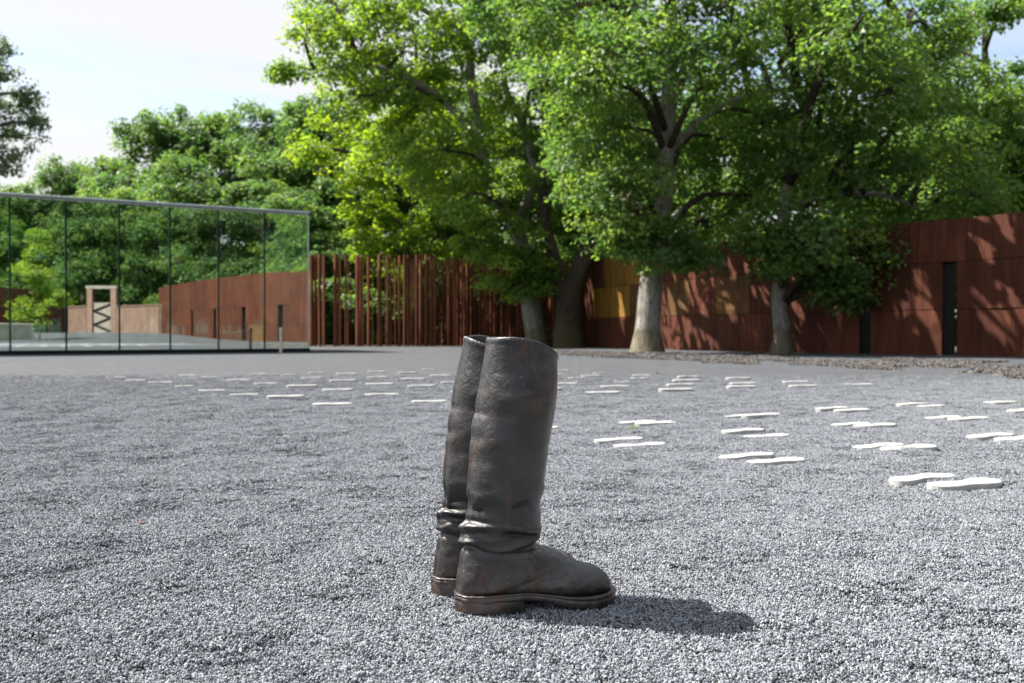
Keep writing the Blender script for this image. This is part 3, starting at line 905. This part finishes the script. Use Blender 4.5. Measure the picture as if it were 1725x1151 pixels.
def forest(x, y, top, wide, label=LB, group='forest trees', k=None):
    k = random.randrange(3) if k is None else k
    sc = (wide, wide, top / 14.4)
    if not used_p[k]:
        used_p[k] = True
        o = protos[k]; o.location = (x, y, 0); o.scale = sc; o.rotation_euler = (0, 0, random.uniform(0, 6.28)); o['label'] = label; o['group'] = group
    else:
        copy_tree(protos[k], (x, y, 0), sc, random.uniform(0, 6.28), label, group)
def forest_px(px, ytop, d, wide=1.0):
    k = 0 if px < 520 else 1 if px < 970 else 2
    low = ytop > 255 and d < 56 and px < 970
    lab = ('leafy forest tree in the green wood behind the glass pavilion', 'dark forest tree in the wood behind the bar fence', 'dark forest tree in the wood behind the rusty wall and maples')[k]
    if low: lab = ('low young forest tree just behind the glass pavilion roof', 'low young forest tree close behind the bar fence', '')[k]
    forest((px - 862.5) / FPX * d, d, CAM_H + (HORIZON - ytop) / FPX * d, wide, lab, ('wood behind the pavilion', 'wood behind the bar fence', 'wood behind the rusty wall')[k] + (', low trees' if low else ''))
random.seed(19)
for px, yt, d, w in ((-40, 330, 66, .95), (45, 292, 64, .9), (125, 268, 66, .9), (195, 245, 62, .95), (275, 190, 56, 1.0), (360, 182, 55, 1.0), (445, 172, 54, 1.05), (515, 160, 52, 1.0),
                     (320, 260, 48, .9), (230, 300, 50, .85), (420, 300, 46, .85), (500, 330, 44, .8), (560, 200, 50, 1.0), (110, 330, 54, .8),
                     (560, 390, 43, .6), (620, 180, 53, 1), (700, 120, 52, 1), (790, 140, 50, 1), (860, 200, 48, 1), (940, 180, 46, 1), (1030, 160, 47, 1), (1120, 150, 46, 1), (1220, 170, 45, 1), (1320, 180, 44, 1),
                     (1420, 170, 42, 1), (1520, 180, 40, 1), (1610, 190, 38, 1), (1700, 130, 36, 1), (1790, 100, 34, 1), (760, 330, 44, .7), (830, 400, 42, .6), (900, 390, 42, .6), (980, 380, 42, .7)):
    forest_px(px, yt, d, w)

# shrubs filling the dark understorey behind the bars
def build_shrub(seed):
    rs = np.random.default_rng(seed)
    lobes = [(np.array([rs.uniform(-1.1, 1.1), rs.uniform(-.6, .6), rs.uniform(.4, 2.1)]), rs.uniform(.5, .8)) for _ in range(9)]
    return build_tree('understorey_shrub', (0, 0, 0), [([(0, 0, -.1), (.05, 0, .6), (0, .1, 1.6)], [.06, .05, .02])], lobes, M['bark_dark'], M['leaf_f'], .15, 22, 46, seed,
                      'dark leafy shrub in the shade behind the bar fence', 'understorey shrubs', 'shrub', clump_r=(.25, .45))
shr = build_shrub(41)
first = True
for i, px in enumerate(list(range(500, 1010, 42)) + list(range(515, 1010, 36))):
    d = (39.5 if i < 13 else 45) + random.uniform(-.8, 1.6)
    loc = ((px - 862.5) / FPX * d, d, 0); s_ = random.uniform(.75, 1.25)
    if first: shr.location = loc; shr.scale = (s_,) * 3; first = False
    elif i < 13: copy_tree(shr, loc, (s_, s_, s_), random.uniform(0, 6.28), shr['label'], shr['group'])
    else: copy_tree(shr, loc, (s_, s_, s_), random.uniform(0, 6.28), 'dark leafy shrub deeper in the wood, behind the front shrubs', 'deeper shrubs')

# ------------------------------------------------------------------ what stands behind the viewpoint and shows in the panes
for px in range(-120, 620, 62):
    for d, tp in ((92, 15.5), (108, 18.5)):
        p = mirror(px + random.uniform(-22, 22), d + random.uniform(-4, 4))
        forest(p[0], p[1], tp * random.uniform(.9, 1.12), random.uniform(1.0, 1.35), LR, 'mirrored wood')
for s in np.arange(21.5, 50, 3.6):
    p = wpos(s) - wnor(s) * random.uniform(5, 8)
    forest(p[0], p[1], random.uniform(11, 14), random.uniform(.9, 1.1), 'leafy forest tree growing close behind the taller end of the rusty wall', 'trees behind the rusty wall')
p = mirror(66, 58)
sap_l = [(np.array([p[0] + random.uniform(-.9, .9) * (1.2 - t), p[1] + random.uniform(-.9, .9) * (1.2 - t), 1.5 + 4.6 * t]), .85 - .35 * t) for t in np.linspace(0, 1, 11)]
build_tree('young_tree', (p[0], p[1], 0), [([(p[0], p[1], -.1), (p[0] + .05, p[1], 2), (p[0], p[1], 5.6)], [.07, .055, .02])], sap_l, M['bark_dark'], M['leaf_y'], .16, 16, 50, 44,
           'slim yellow-green young tree mirrored in the end panes of the pavilion', clump_r=(.3, .5))

def bar_between(name, a, b, half, z0, z1, mat, parent, off):
    a, b = np.array(a), np.array(b); u = (b - a) / np.hypot(*(b - a)); n = np.array([-u[1], u[0]]) * half
    return prism(name, [tuple(q - off) for q in (a - n, b - n, b + n, a + n)], z0, z1, mat, parent)
a, b, c_, d_ = mirror(270, 76), mirror(198, 80), mirror(148, 80), mirror(118, 82)
gnd = .42
for k, (q0, q1) in enumerate(((a, b), (c_, d_))):
    w_ = empty('brick_wall', (*((q0 + q1) / 2), 0))
    tag(w_, ('low brown brick wall between the mirrored gate and steel wall end', 'short brown brick wall piece on the far side of mirrored gate')[k], 'wall')
    off = (q0 + q1) / 2
    bar_between('masonry', q0, q1, .15, -.1, 2.15 + gnd, M['brick'], w_, off)
    bar_between('coping', q0, q1, .20, 2.153 + gnd, 2.25 + gnd, M['brick'], w_, off)
gate = empty('timber_gate', (*((b + c_) / 2), 0))
tag(gate, 'tall brick-posted gateway with zigzag braced grey timber gate', 'gate')
off = (b + c_) / 2; u = (c_ - b) / np.hypot(*(c_ - b)); W = np.hypot(*(c_ - b))
bar_between('post', b + u * .02, b + u * .45, .25, -.1, 3.6 + gnd, M['brick'], gate, off)
bar_between('post', c_ - u * .45, c_ - u * .02, .25, -.1, 3.6 + gnd, M['brick'], gate, off)
bar_between('lintel', b - u * .05, c_ + u * .05, .28, 3.603 + gnd, 3.85 + gnd, M['wood'], gate, off)
g0, g1 = b + u * .5, c_ - u * .5
bar_between('leaf_board', g0, g1, .03, gnd + .1, gnd + 2.5, M['wood'], gate, off)
for k in range(4):
    z0 = gnd + .2 + k * .55
    P0, P1 = (g0, g1) if k % 2 == 0 else (g1, g0)
    nn = np.array([-u[1], u[0]]); sgn = 1 if (np.array([0, 0]) - off) @ nn > 0 else -1
    A_, B_ = P0 - off + nn * sgn * .06, P1 - off + nn * sgn * .06
    V, F = tube_geo([(A_[0], A_[1], z0), (B_[0], B_[1], z0 + .55)], [.075, .075], 4)
    mesh('brace', V, F, M['dark'], gate)
e0, e1 = mirror(118, 84), mirror(-60, 70)
rw = empty('steel_screen', (*((e0 + e1) / 2), 0)); tag(rw, 'far rusty steel screen mirrored behind the slim young tree', 'wall')
off = (e0 + e1) / 2
for k in range(16):
    q0, q1 = e0 + (e1 - e0) * k / 16, e0 + (e1 - e0) * (k + .96) / 16
    bar_between('panel', q0, q1, .04, -.1, 3.9, M['rust'], rw, off)
e0, e1 = mirror(52, 62), mirror(-90, 52)
cw = bar_between('low_concrete_wall', e0, e1, .18, -.1, 1.05, M['conc'], None, np.array([0, 0]))
cw.modifiers.new('bevel', 'BEVEL').width = .02
tag(cw, 'low pale concrete wall mirrored in front of the steel screen', 'wall')

# ------------------------------------------------------------------ boots
def fnoise(V, scale, seed):
    return np.array([mnoise.noise(Vector((p[0] * scale + seed, p[1] * scale - seed, p[2] * scale + 2 * seed))) for p in V])

F_SH = [(.183, .447), (.1825, .396), (.175, .344), (.1655, .281), (.157, .207), (.152, .165), (.1525, .146), (.1475, .129), (.1435, .116)]
B_SH = [(.061, .479), (.045, .407), (.036, .354), (.0265, .302), (.0228, .239), (.0235, .186), (.0125, .150), (.0115, .134), (.0165, .117)]
F_FT = [(.1435, .116), (.158, .105), (.185, .0935), (.212, .083), (.239, .0755), (.259, .067), (.273, .055), (.2815, .043), (.2845, .032)]
B_FT = [(.0165, .117), (.0095, .085), (.004, .050), (.008, .030), (.050, .031), (.110, .031), (.170, .024), (.230, .019), (.268, .021), (.2845, .031)]

def arc_resample(pts, n, warp=None):
    P = spline(pts, 400)
    s = np.concatenate([[0], np.cumsum(np.hypot(*np.diff(P, axis=0).T))]); s /= s[-1]
    t = np.linspace(0, 1, n)
    if warp: t = warp(t)
    return np.stack([np.interp(t, s, P[:, k]) for k in range(2)], -1)

def boot(side, loc, yaw, label, seed):
    """side=+1 mirrors the lateral asymmetry; toe along +x"""
    root = empty('riding_boot', loc, yaw)
    tag(root, label, 'boot')
    SEG, NS, NF = 128, 150, 110
    # shaft rings
    nS = np.array([len(F_SH)])
    tt = np.linspace(0, len(F_SH) - 1, NS)
    Fs, Bs = spline(F_SH, NS), spline(B_SH, NS)
    wS = np.interp(tt, np.arange(9), [.0545, .0565, .0575, .0565, .0525, .0475, .0465, .0435, .0405])
    Ff, Bf = arc_resample(F_FT, NF, lambda t: 1 - (1 - t) ** 1.35), arc_resample(B_FT, NF)
    xm = (Ff[:, 0] + Bf[:, 0]) / 2
    wF = np.interp(xm, [.0, .08, .105, .13, .16, .19, .215, .24, .258, .271, .279, .284], [.0405, .0405, .0385, .037, .0385, .0425, .0435, .041, .0345, .0245, .014, .002])
    wF[0] = wS[-1]
    th = np.linspace(0, 2 * math.pi, SEG, endpoint=False)
    ct, sn = np.cos(th), np.sin(th)
    rings = []
    for i in range(NS):
        c = (Fs[i] + Bs[i]) / 2; a = (Fs[i] - Bs[i]) / 2
        e = .92
        ca, sa_ = np.sign(ct) * np.abs(ct) ** e, np.sign(sn) * np.abs(sn) ** e
        f = 1 - i / (NS - 1)
        dome = .012 * np.clip((f - .55) / .45, 0, 1) ** 2 * sn ** 2 * (1.0 if side > 0 else np.where(sn < 0, -.5, 1.1))
        rings.append(np.stack([c[0] + a[0] * ca, wS[i] * sa_, c[1] + a[1] * ca + dome], -1))
    for i in range(1, NF):
        c = (Ff[i] + Bf[i]) / 2; a = (Ff[i] - Bf[i]) / 2
        u = i / (NF - 1)
        k = min(1, u * 2.2)
        eb = .92 - .42 * k           # bottom boxier
        et = .92 + .10 * k
        e = np.where(ct > 0, et, eb)
        ca = np.sign(ct) * np.abs(ct) ** (.92 - .1 * k)
        sa_ = np.sign(sn) * np.abs(sn) ** e
        rings.append(np.stack([c[0] + a[0] * ca, wF[i] * sa_, c[1] + a[1] * ca], -1))
    V = np.concatenate(rings)
    TH = np.tile(th, len(rings)); RI = np.repeat(np.arange(len(rings)), SEG)
    # lateral asymmetry: forefoot swings inwards
    fx = smooth01(.12, .285, V[:, 0]) * smooth01(.14, .10, V[:, 2])
    V[:, 1] += side * -.010 * fx
    # normals by ring geometry
    G = V.reshape(len(rings), SEG, 3)
    du = np.roll(G, -1, 1) - np.roll(G, 1, 1)
    dv = np.empty_like(G); dv[1:-1] = G[2:] - G[:-2]; dv[0] = G[1] - G[0]; dv[-1] = G[-1] - G[-2]
    Nn = np.cross(du, dv); Nn /= np.linalg.norm(Nn, axis=2)[:, :, None] + 1e-12
    cen = G.mean(1)[:, None, :]
    if ((G - cen) * Nn).sum() < 0: Nn = -Nn
    Nn = Nn.reshape(-1, 3)
    x, y, z = V.T
    fr = np.clip((x - .01) / .145, 0, 1)            # 0 back, 1 front
    lat = np.abs(np.sin(TH))
    g = lambda t, s: np.exp(-(t / s) ** 2)
    D = np.zeros(len(V))
    shaft = smooth01(.085, .10, z) * smooth01(.21, .17, x)
    sd = np.where(np.sin(TH) * side > 0, 1.0, -1.0)
    ph = seed * .7
    w1 = .006 * np.sin(fr * 5 + ph)
    zw = fnoise(V, 21, 7.7 + seed) * .0085 + fnoise(V, 60, 3.3 + seed) * .0022
    z_true, z = z, z + zw * smooth01(.10, .13, z)
    amp = .75 + .8 * fnoise(V, 26, 9.1 + seed)
    # ankle folds
    r1 = .154 - .015 * fr ** 1.5 + .005 * np.sin(fr * math.pi) + .3 * w1
    r2 = .130 - .016 * np.sin(np.clip(fr * 1.05, 0, 1) * math.pi) ** 1.1 + .003 * fr
    v1 = (r1 + r2) / 2 + .002
    lens = np.sin(np.clip(fr * 1.02, 0, 1) * math.pi) ** .8
    vw = .004 + (r1 - r2) * .22 * lens
    v2 = .1165 - .010 * np.sin(fr * math.pi * .9) + .3 * w1
    r3 = .128 + .008 * np.sin(fr * 2.6) - .006 * fr
    D += shaft * (.0050 * g(z - r1, .0065) - .0090 * g(z - v1, vw) * (.08 + .92 * lens) - .0045 * g(z - .168 + .02 * fr, .006) * smooth01(.55, .1, fr) + .0050 * g(z - r2, .0050) - .0052 * g(z - v2, .0040) + .0030 * g(z - r3, .0028) * lens)
    v0 = .192 - .030 * fr + .028 * fr ** 3
    D += shaft * (-.0028 * g(z - v0, .013) * (.25 + .75 * smooth01(0, .25, fr)) + .0030 * g(z - v0 - .024, .012))
    v00 = .182 + .06 * (fr - .5)
    D += shaft * (-.0014 * g(z - v00, .010) * smooth01(.45, .85, fr))
    D *= np.clip(amp, .25, 1.4)
    z = z_true
    # long soft dents of the shaft
    pn = fnoise(V * np.array([1, 1, .7]), 17, 1.3 + seed)
    pm = fnoise(V * np.array([1, 1, 1.6]), 42, 4.1 + seed)
    pf = fnoise(V, 110, 2.7 + seed)
    D += shaft * (.0034 * pn + .0005 * pm) + (1 - shaft) * (.0012 * pn + .0009 * pm) + .00035 * pf
    for (zx, ff, sz, sf, am) in ((.376, .62, .010, .16, .0042), (.352, .60, .016, .2, -.0030), (.350, .12, .007, .10, -.0034), (.306, .14, .012, .12, -.0026),
                                 (.43, .55, .03, .25, -.0034), (.27, .22, .02, .2, -.0022), (.225, .75, .02, .2, .0022)):
        D += am * g(z - zx - .012 * (fr - ff), sz) * g(fr - ff, sf) * (z > .2)
    # raised back seam and its stitching groove
    off_th = np.abs(((TH - math.pi + side * .10) + math.pi) % (2 * math.pi) - math.pi)
    back = smooth01(.030, .045, z) * (x < .1)
    D += back * (.0026 * g(off_th, .075) - .0012 * g(off_th - .17, .05))
    # vamp seam on the foot and crease lines over the instep
    xs = .137 - .10 * np.clip(.105 - z, 0, .1) * .3
    foot_m = smooth01(.118, .105, z)
    D += foot_m * (.0013 * smooth01(.004, -.004, x - xs) * (x < .2)) - foot_m * .0012 * g(x - xs - .001, .0022)
    cr1 = .178 - .25 * (z - .07); cr2 = .205 - .2 * (z - .06)
    D += -foot_m * (.0016 * g(x - cr1, .006) + .0014 * g(x - cr2, .007)) * smooth01(.035, .06, z) + foot_m * .0008 * g(x - (cr1 + cr2) / 2, .008)
    # rolled rim
    rim_d = (V[:, 2].reshape(len(rings), SEG)[0][None, :] - V[:, 2].reshape(len(rings), SEG)).reshape(-1)
    D += .0022 * g(rim_d - .003, .0045) * (RI < 40)
    V = V + Nn * D[:, None]
    nR = len(rings)
    # inside of the shaft
    G = V.reshape(nR, SEG, 3)
    top = G[0]; N0 = Nn.reshape(nR, SEG, 3)
    inner = []
    for (inset, drop) in ((.0008, -.0014), (.0024, -.0020), (.0042, -.0008), (.0050, .002)):
        q = top - N0[0] * inset; q[:, 2] -= drop; inner.append(q)
    for i in (6, 16, 30, 50, 75, 105):
        inner.append(G[i] - N0[i] * .0052)
    allr = inner[::-1] + [G[i] for i in range(nR)]
    VV = np.concatenate(allr + [np.array([[.2855, side * -.010, .031]]), inner[-1].mean(0)[None]])
    n = len(allr)
    i = np.arange(n * SEG).reshape(n, SEG); j = np.roll(i, -1, 1)
    F = np.stack([i[:-1], j[:-1], j[1:], i[1:]], -1).reshape(-1, 4)
    faces = [tuple(f) for f in F]
    tip, bot = n * SEG, n * SEG + 1
    faces += [(i[-1][k], j[-1][k], tip) for k in range(SEG)] + [(j[0][k], i[0][k], bot) for k in range(SEG)]
    up = mesh('upper', VV, faces, M['boot'], root, True)
    # sole: welt and outsole in one slab following the last
    ox = np.array([-.0035, -.001, .006, .020, .045, .085, .120, .150, .180, .210, .235, .258, .274, .285, .291, .293])
    ow = np.array([.0, .014, .028, .0375, .0425, .0425, .0395, .0395, .0435, .0480, .0485, .0430, .0335, .0220, .0100, .0])
    P = spline(np.stack([ox, ow], -1), 64); P[0, 1] = P[-1, 1] = 0; P[:, 1] = np.maximum(P[:, 1], 0)
    xs = np.concatenate([P[:, 0], P[-2:0:-1, 0]]); ys = np.concatenate([P[:, 1], -P[-2:0:-1, 1]])
    ys = ys + side * -.010 * smooth01(.12, .285, xs)
    n0 = len(xs); cxm, cym = .14, 0
    zt = np.interp(xs, [-.01, .05, .11, .15, .19, .23, .27, .295], [.0375, .0375, .037, .032, .0265, .0255, .0275, .0305])
    zb = np.interp(xs, [-.01, .05, .11, .15, .19, .23, .27, .295], [.024, .024, .0235, .0185, .0065, -.001, .003, .011])
    tx = np.roll(xs, -1) - np.roll(xs, 1); ty = np.roll(ys, -1) - np.roll(ys, 1); ln = np.hypot(tx, ty) + 1e-9
    nx_, ny_ = ty / ln, -tx / ln
    if (nx_ * (xs - cxm) + ny_ * ys).sum() < 0: nx_, ny_ = -nx_, -ny_
    lay = []
    wob = .0006 * np.sin(np.arange(n0) * .9) + .0005 * np.sin(np.arange(n0) * 2.3 + seed)
    for (f, ins) in ((0, .006), (0.0, .0020), (.12, .0003), (.5, -.0002), (.62, .0003), (.68, .0014), (.74, .0004), (.92, .0002), (1.0, .0020), (1.0, .010)):
        lay.append(np.stack([xs - nx_ * (ins + wob), ys - ny_ * (ins + wob), zb + (zt - zb) * f + (-.001 if ins > .009 else 0)], -1))
    SV = np.concatenate(lay); nl = len(lay)
    i = np.arange(nl * n0).reshape(nl, n0); j = np.roll(i, -1, 1)
    SF = [tuple(f) for f in np.stack([i[:-1], j[:-1], j[1:], i[1:]], -1).reshape(-1, 4)]
    def cap(idx):
        m = (len(idx) + 2) // 2; out = []
        L_, R_ = list(idx[:m]), [idx[0]] + list(idx[:m - 2:-1])
        for k in range(m - 1):
            q = [L_[k], L_[k + 1], R_[k + 1], R_[k]]
            q = list(dict.fromkeys(q))
            if len(q) >= 3: out.append(tuple(q))
        return out
    SF += [f[::-1] for f in cap(list(i[0]))] + cap(list(i[-1]))
    sole = mesh('sole', SV, SF, M['boot'], root, True)
    # heel block
    hx, hw = [], []
    for a_ in np.linspace(math.pi / 2, math.pi * 1.5, 30):
        hx.append(.041 + .044 * math.cos(a_)); hw.append(.0415 * math.sin(a_))
    hx = np.array([.112] * 9 + [.075] + hx + [.075]); hw = np.array(list(np.linspace(-.039, .039, 9)) + [.0415] + hw + [-.0415])
    hx[:9] -= .004 * np.sin(np.linspace(0, math.pi, 9))
    lay = []
    for (z_, ins) in ((-.006, .005), (-.004, .003), (.002, .0018), (.010, .0010), (.018, .0004), (.0285, .0003), (.030, .004)):
        lx = (hx - .056) * (1 - ins / .056) + .056; ly = hw * (1 - ins / .041)
        wv = .0007 * np.sin(np.arange(len(hx)) * 1.7 + z_ * 300 + seed)
        lay.append(np.stack([lx + wv, ly + wv, np.full(len(hx), z_)], -1))
    HV = np.concatenate(lay); nl, n0 = len(lay), len(hx)
    i = np.arange(nl * n0).reshape(nl, n0); j = np.roll(i, -1, 1)
    HF = [tuple(f) for f in np.stack([i[:-1], j[:-1], j[1:], i[1:]], -1).reshape(-1, 4)] + [tuple(i[0][::-1]), tuple(i[-1])]
    mesh('heel', HV, HF, M['boot'], sole, True)
    for ch in root.children_recursive:
        me = ch.data
        bm_fix(me)
    return root

import bmesh
def bm_fix(me):
    bm = bmesh.new(); bm.from_mesh(me)
    bmesh.ops.remove_doubles(bm, verts=bm.verts, dist=1e-6)
    bmesh.ops.recalc_face_normals(bm, faces=bm.faces)
    bm.to_mesh(me); bm.free()

def hz(x, y): return float(ground_h(x, y))
d = CAM_H * FPX / (1036 - HORIZON); x = (769 - 862.5) / FPX * d
boot(1, (x, d, .0005), R(17.5), 'bronze tall riding boot with its whole flank showing, standing upright on the gravel', 1.0)
d = CAM_H * FPX / (1005 - HORIZON); x = (728 - 862.5) / FPX * d
boot(-1, (x, d, .003), R(8), 'bronze tall riding boot half hidden behind its fully visible twin', 2.6)

# ------------------------------------------------------------------ white sole plates
def sole_mesh(mirror_):
    ox = np.array([0, .02, .09, .22, .38, .52, .66, .80, .91, .975, 1.0])
    oa = np.array([0, .070, .118, .135, .120, .118, .150, .155, .115, .062, 0])     # outer side
    ob = np.array([0, .070, .118, .130, .100, .085, .125, .150, .120, .062, 0])
    A, B = spline(np.stack([ox, oa], -1), 26), spline(np.stack([ox, ob], -1), 26)
    pts = [(p[0], max(p[1], 0)) for p in A] + [(p[0], -max(p[1], 0)) for p in B[-2:0:-1]]
    pts = [(p[0], p[1] * mirror_ + .03 * math.sin(p[0] * 2.2) * mirror_) for p in pts]
    n = len(pts); V, F = [], []
    cxm = .5
    for (z_, ins) in ((-.09, 0), (.040, 0), (.052, .012), (.056, .035)):
        for p in pts:
            V.append((cxm + (p[0] - cxm) * (1 - ins), 1.22 * p[1] * (1 - ins * 3), z_))
    for l in range(3):
        for k in range(n):
            k2 = (k + 1) % n
            F.append((l * n + k, l * n + k2, (l + 1) * n + k2, (l + 1) * n + k))
    F.append(tuple(range(3 * n, 4 * n))); F.append(tuple(range(n - 1, -1, -1)))
    me = bpy.data.meshes.new('sole_plate'); me.from_pydata(V, [], F); me.update(); me.materials.append(M['print'])
    bm_fix(me)
    return me
sole_me = [sole_mesh(1), sole_mesh(-1)]
cnt = [0]
def plate(x0, x1, y, ang, label, group):
    yb = y + 1.5
    xa, d = gz(x0 + 2, yb)
    wpx = (x1 - x0) - 4 - min(5, 2.0 * 60 / max(20, y - 600))
    wm = wpx / FPX * d
    a = R(ang)
    # toe at (xa+L cos a, d+L sin a): solve for projected width
    xr = (x0 + 2 + wpx - 862.5) / FPX
    Ln = (xr * d - xa) / (math.cos(a) - xr * math.sin(a))
    Ln = min(max(Ln, .17), .31)
    o = bpy.data.objects.new('sole_plate', sole_me[cnt[0] % 2]); cnt[0] += 1
    zs = [hz(xa + Ln * t * math.cos(a), d + Ln * t * math.sin(a)) for t in (0, .25, .5, .75, 1)]
    zz = .5 * (max(zs) + sum(zs) / 5) + (.0035 if d > 6 else .0012)
    o.location = (xa, d, zz + .0005); o.rotation_euler = (0, R(-.3), a); o.scale = (Ln, Ln, Ln * .62)
    link(o)
    tag(o, label, 'sole plate', group)
ROW = [(177, 219, 636), (209, 251, 640), (247, 296, 645), (299, 339, 632), (337, 377, 635), (292, 332, 650.6), (379, 429, 640), (332, 384, 658), (384, 440, 665), (421, 456, 629.5), (426, 472, 646),
       (447, 517, 672), (472, 501, 632), (518, 553, 628), (505, 549, 637), (564, 608, 630), (553, 606, 641.5), (480, 539, 652), (540, 599, 657.5), (524, 597, 682), (612, 676, 666), (614, 669, 647),
       (615, 660, 635), (617, 657, 625.5), (668, 709, 628), (673, 722, 638.5), (684, 739, 652), (691, 757, 677), (709, 741, 622), (722, 765, 632), (740, 784, 645), (757, 812, 660)]
MID = [(930, 969, 624), (922, 954, 629), (998, 1024, 628), (977, 1018, 633), (954, 993, 637), (930, 977, 647), (905, 951, 656), (1063, 1103, 632), (1060, 1096, 637.5), (1031, 1065, 643), (1010, 1067, 652.5),
       (983, 1048, 663), (1139, 1184, 635), (1131, 1182, 642), (1121, 1175, 649), (1108, 1171, 659.5), (1221, 1270, 638), (1227, 1277, 647), (1222, 1281, 653.5), (1317, 1367, 643.5), (1327, 1382, 651.5), (1421, 1475, 648)]
PAIR = [(1375, 1432, 692), (1406, 1464, 694.5), (1043, 1110, 713), (1070, 1140, 716.5), (1001, 1086, 747), (1034, 1120, 753), (1221, 1280, 702), (1250, 1313, 704.5), (1217, 1290, 732), (1254, 1328, 736),
        (1214, 1305, 775.5), (1260, 1353, 781.5), (1403, 1468, 717.5), (1440, 1507, 721), (1441, 1523, 756), (1488, 1572, 761.5), (1504, 1608, 816), (1569, 1678, 826), (1512, 1563, 684), (1545, 1591, 686),
        (1561, 1621, 706.5), (1600, 1662, 709.5), (1634, 1708, 738), (1681, 1755, 744), (1658, 1700, 678), (1670, 1713, 679.5), (1701, 1760, 696), (880, 942, 724)]
for r_ in ROW: plate(*r_, random.uniform(8, 16), 'white shoe-sole plate lying singly in rows on the gravel before the glass pavilion', 'sole plates before the pavilion')
for r_ in MID: plate(*r_, random.uniform(10, 18), 'white shoe-sole plate lying singly on the gravel before the large maples', 'sole plates before the maples')
for r_ in PAIR: plate(*r_, random.uniform(24, 30), 'white shoe-sole plate lying on the gravel beside its staggered partner', 'paired sole plates')

# ------------------------------------------------------------------ small things
x, d = gz(473, 595)
post = empty('marker_post', (x, d, 0)); tag(post, 'short cream post with grey cap in front of the last pane', 'post')
box('shaft', -.032, .032, -.032, .032, -.05, .48, M['cream'], post, .006)
box('cap', -.038, .038, -.038, .038, .483, .62, M['conc'], post, .012)

def weed(px, py, h, label, seed):
    rs = np.random.default_rng(seed)
    x, d = gz(px, py); root = empty('weed', (x, d, hz(x, d))); tag(root, label, 'weed')
    V, F = tube_geo([(0, 0, -.005), (.001, 0, h * .5), (0, .001, h * .9)], [.0015, .0012, .0008], 5)
    mesh('stem', V, F, M['weed'], root)
    for k in range(9):
        a = rs.uniform(0, 6.28); zz = h * rs.uniform(.35, 1.0); l = h * rs.uniform(.35, .6)
        ux, uy = math.cos(a), math.sin(a)
        V = [(0, 0, zz)]
        for t, w in ((.3, .22), (.65, .26), (1.0, 0)):
            pz = zz + l * (.45 * t - .55 * t * t)
            if w: V += [(ux * l * t - uy * l * w, uy * l * t + ux * l * w, pz), (ux * l * t + uy * l * w, uy * l * t - ux * l * w, pz), (ux * l * t, uy * l * t, pz - l * .05)]
            else: V.append((ux * l, uy * l, pz))
        mesh('leaf', V, [(0, 3, 1), (0, 2, 3), (1, 3, 6, 4), (3, 2, 5, 6), (4, 6, 7), (6, 5, 7)], M['weed'], root)
weed(1067, 731, .055, 'tiny yellow-green weed sprouting beside a pair of white plates', 3)
weed(1722, 690, .06, 'tiny weed at the court edge beside the outermost white plates', 4)

def fallen(px, py, s, rz, label):
    x, d = gz(px, py)
    ang = [(1.0, 0), (.45, .35), (.75, .75), (.25, .55), (-.1, .9), (-.3, .4), (-.8, .35), (-.6, 0)]
    pts = ang + [(a, -b) for a, b in ang[-2:0:-1]]
    V = [(0, 0, .15 * s)] + [(a * s, b * s, .35 * s * (a * a * .6 + b * b) + .05 * s * math.sin(7 * a)) for a, b in pts]
    n = len(pts)
    o = mesh('fallen_leaf', V, [(0, k + 1, (k + 1) % n + 1) for k in range(n)], M['dry'])
    o.location = (x, d, hz(x, d) + .004); o.rotation_euler = (.1, .15, rz)
    o.modifiers.new('thickness', 'SOLIDIFY').thickness = .0006
    tag(o, label, 'leaf')
fallen(267, 858, .009, .6, 'small curled orange dry leaf lying on open gravel')
fallen(237, 878, .014, 2.4, 'flat brown dry leaf lying beside a smaller orange one')
fallen(1108, 630, .06, 1.4, 'reddish dry leaf among white plates near the rubble strip')
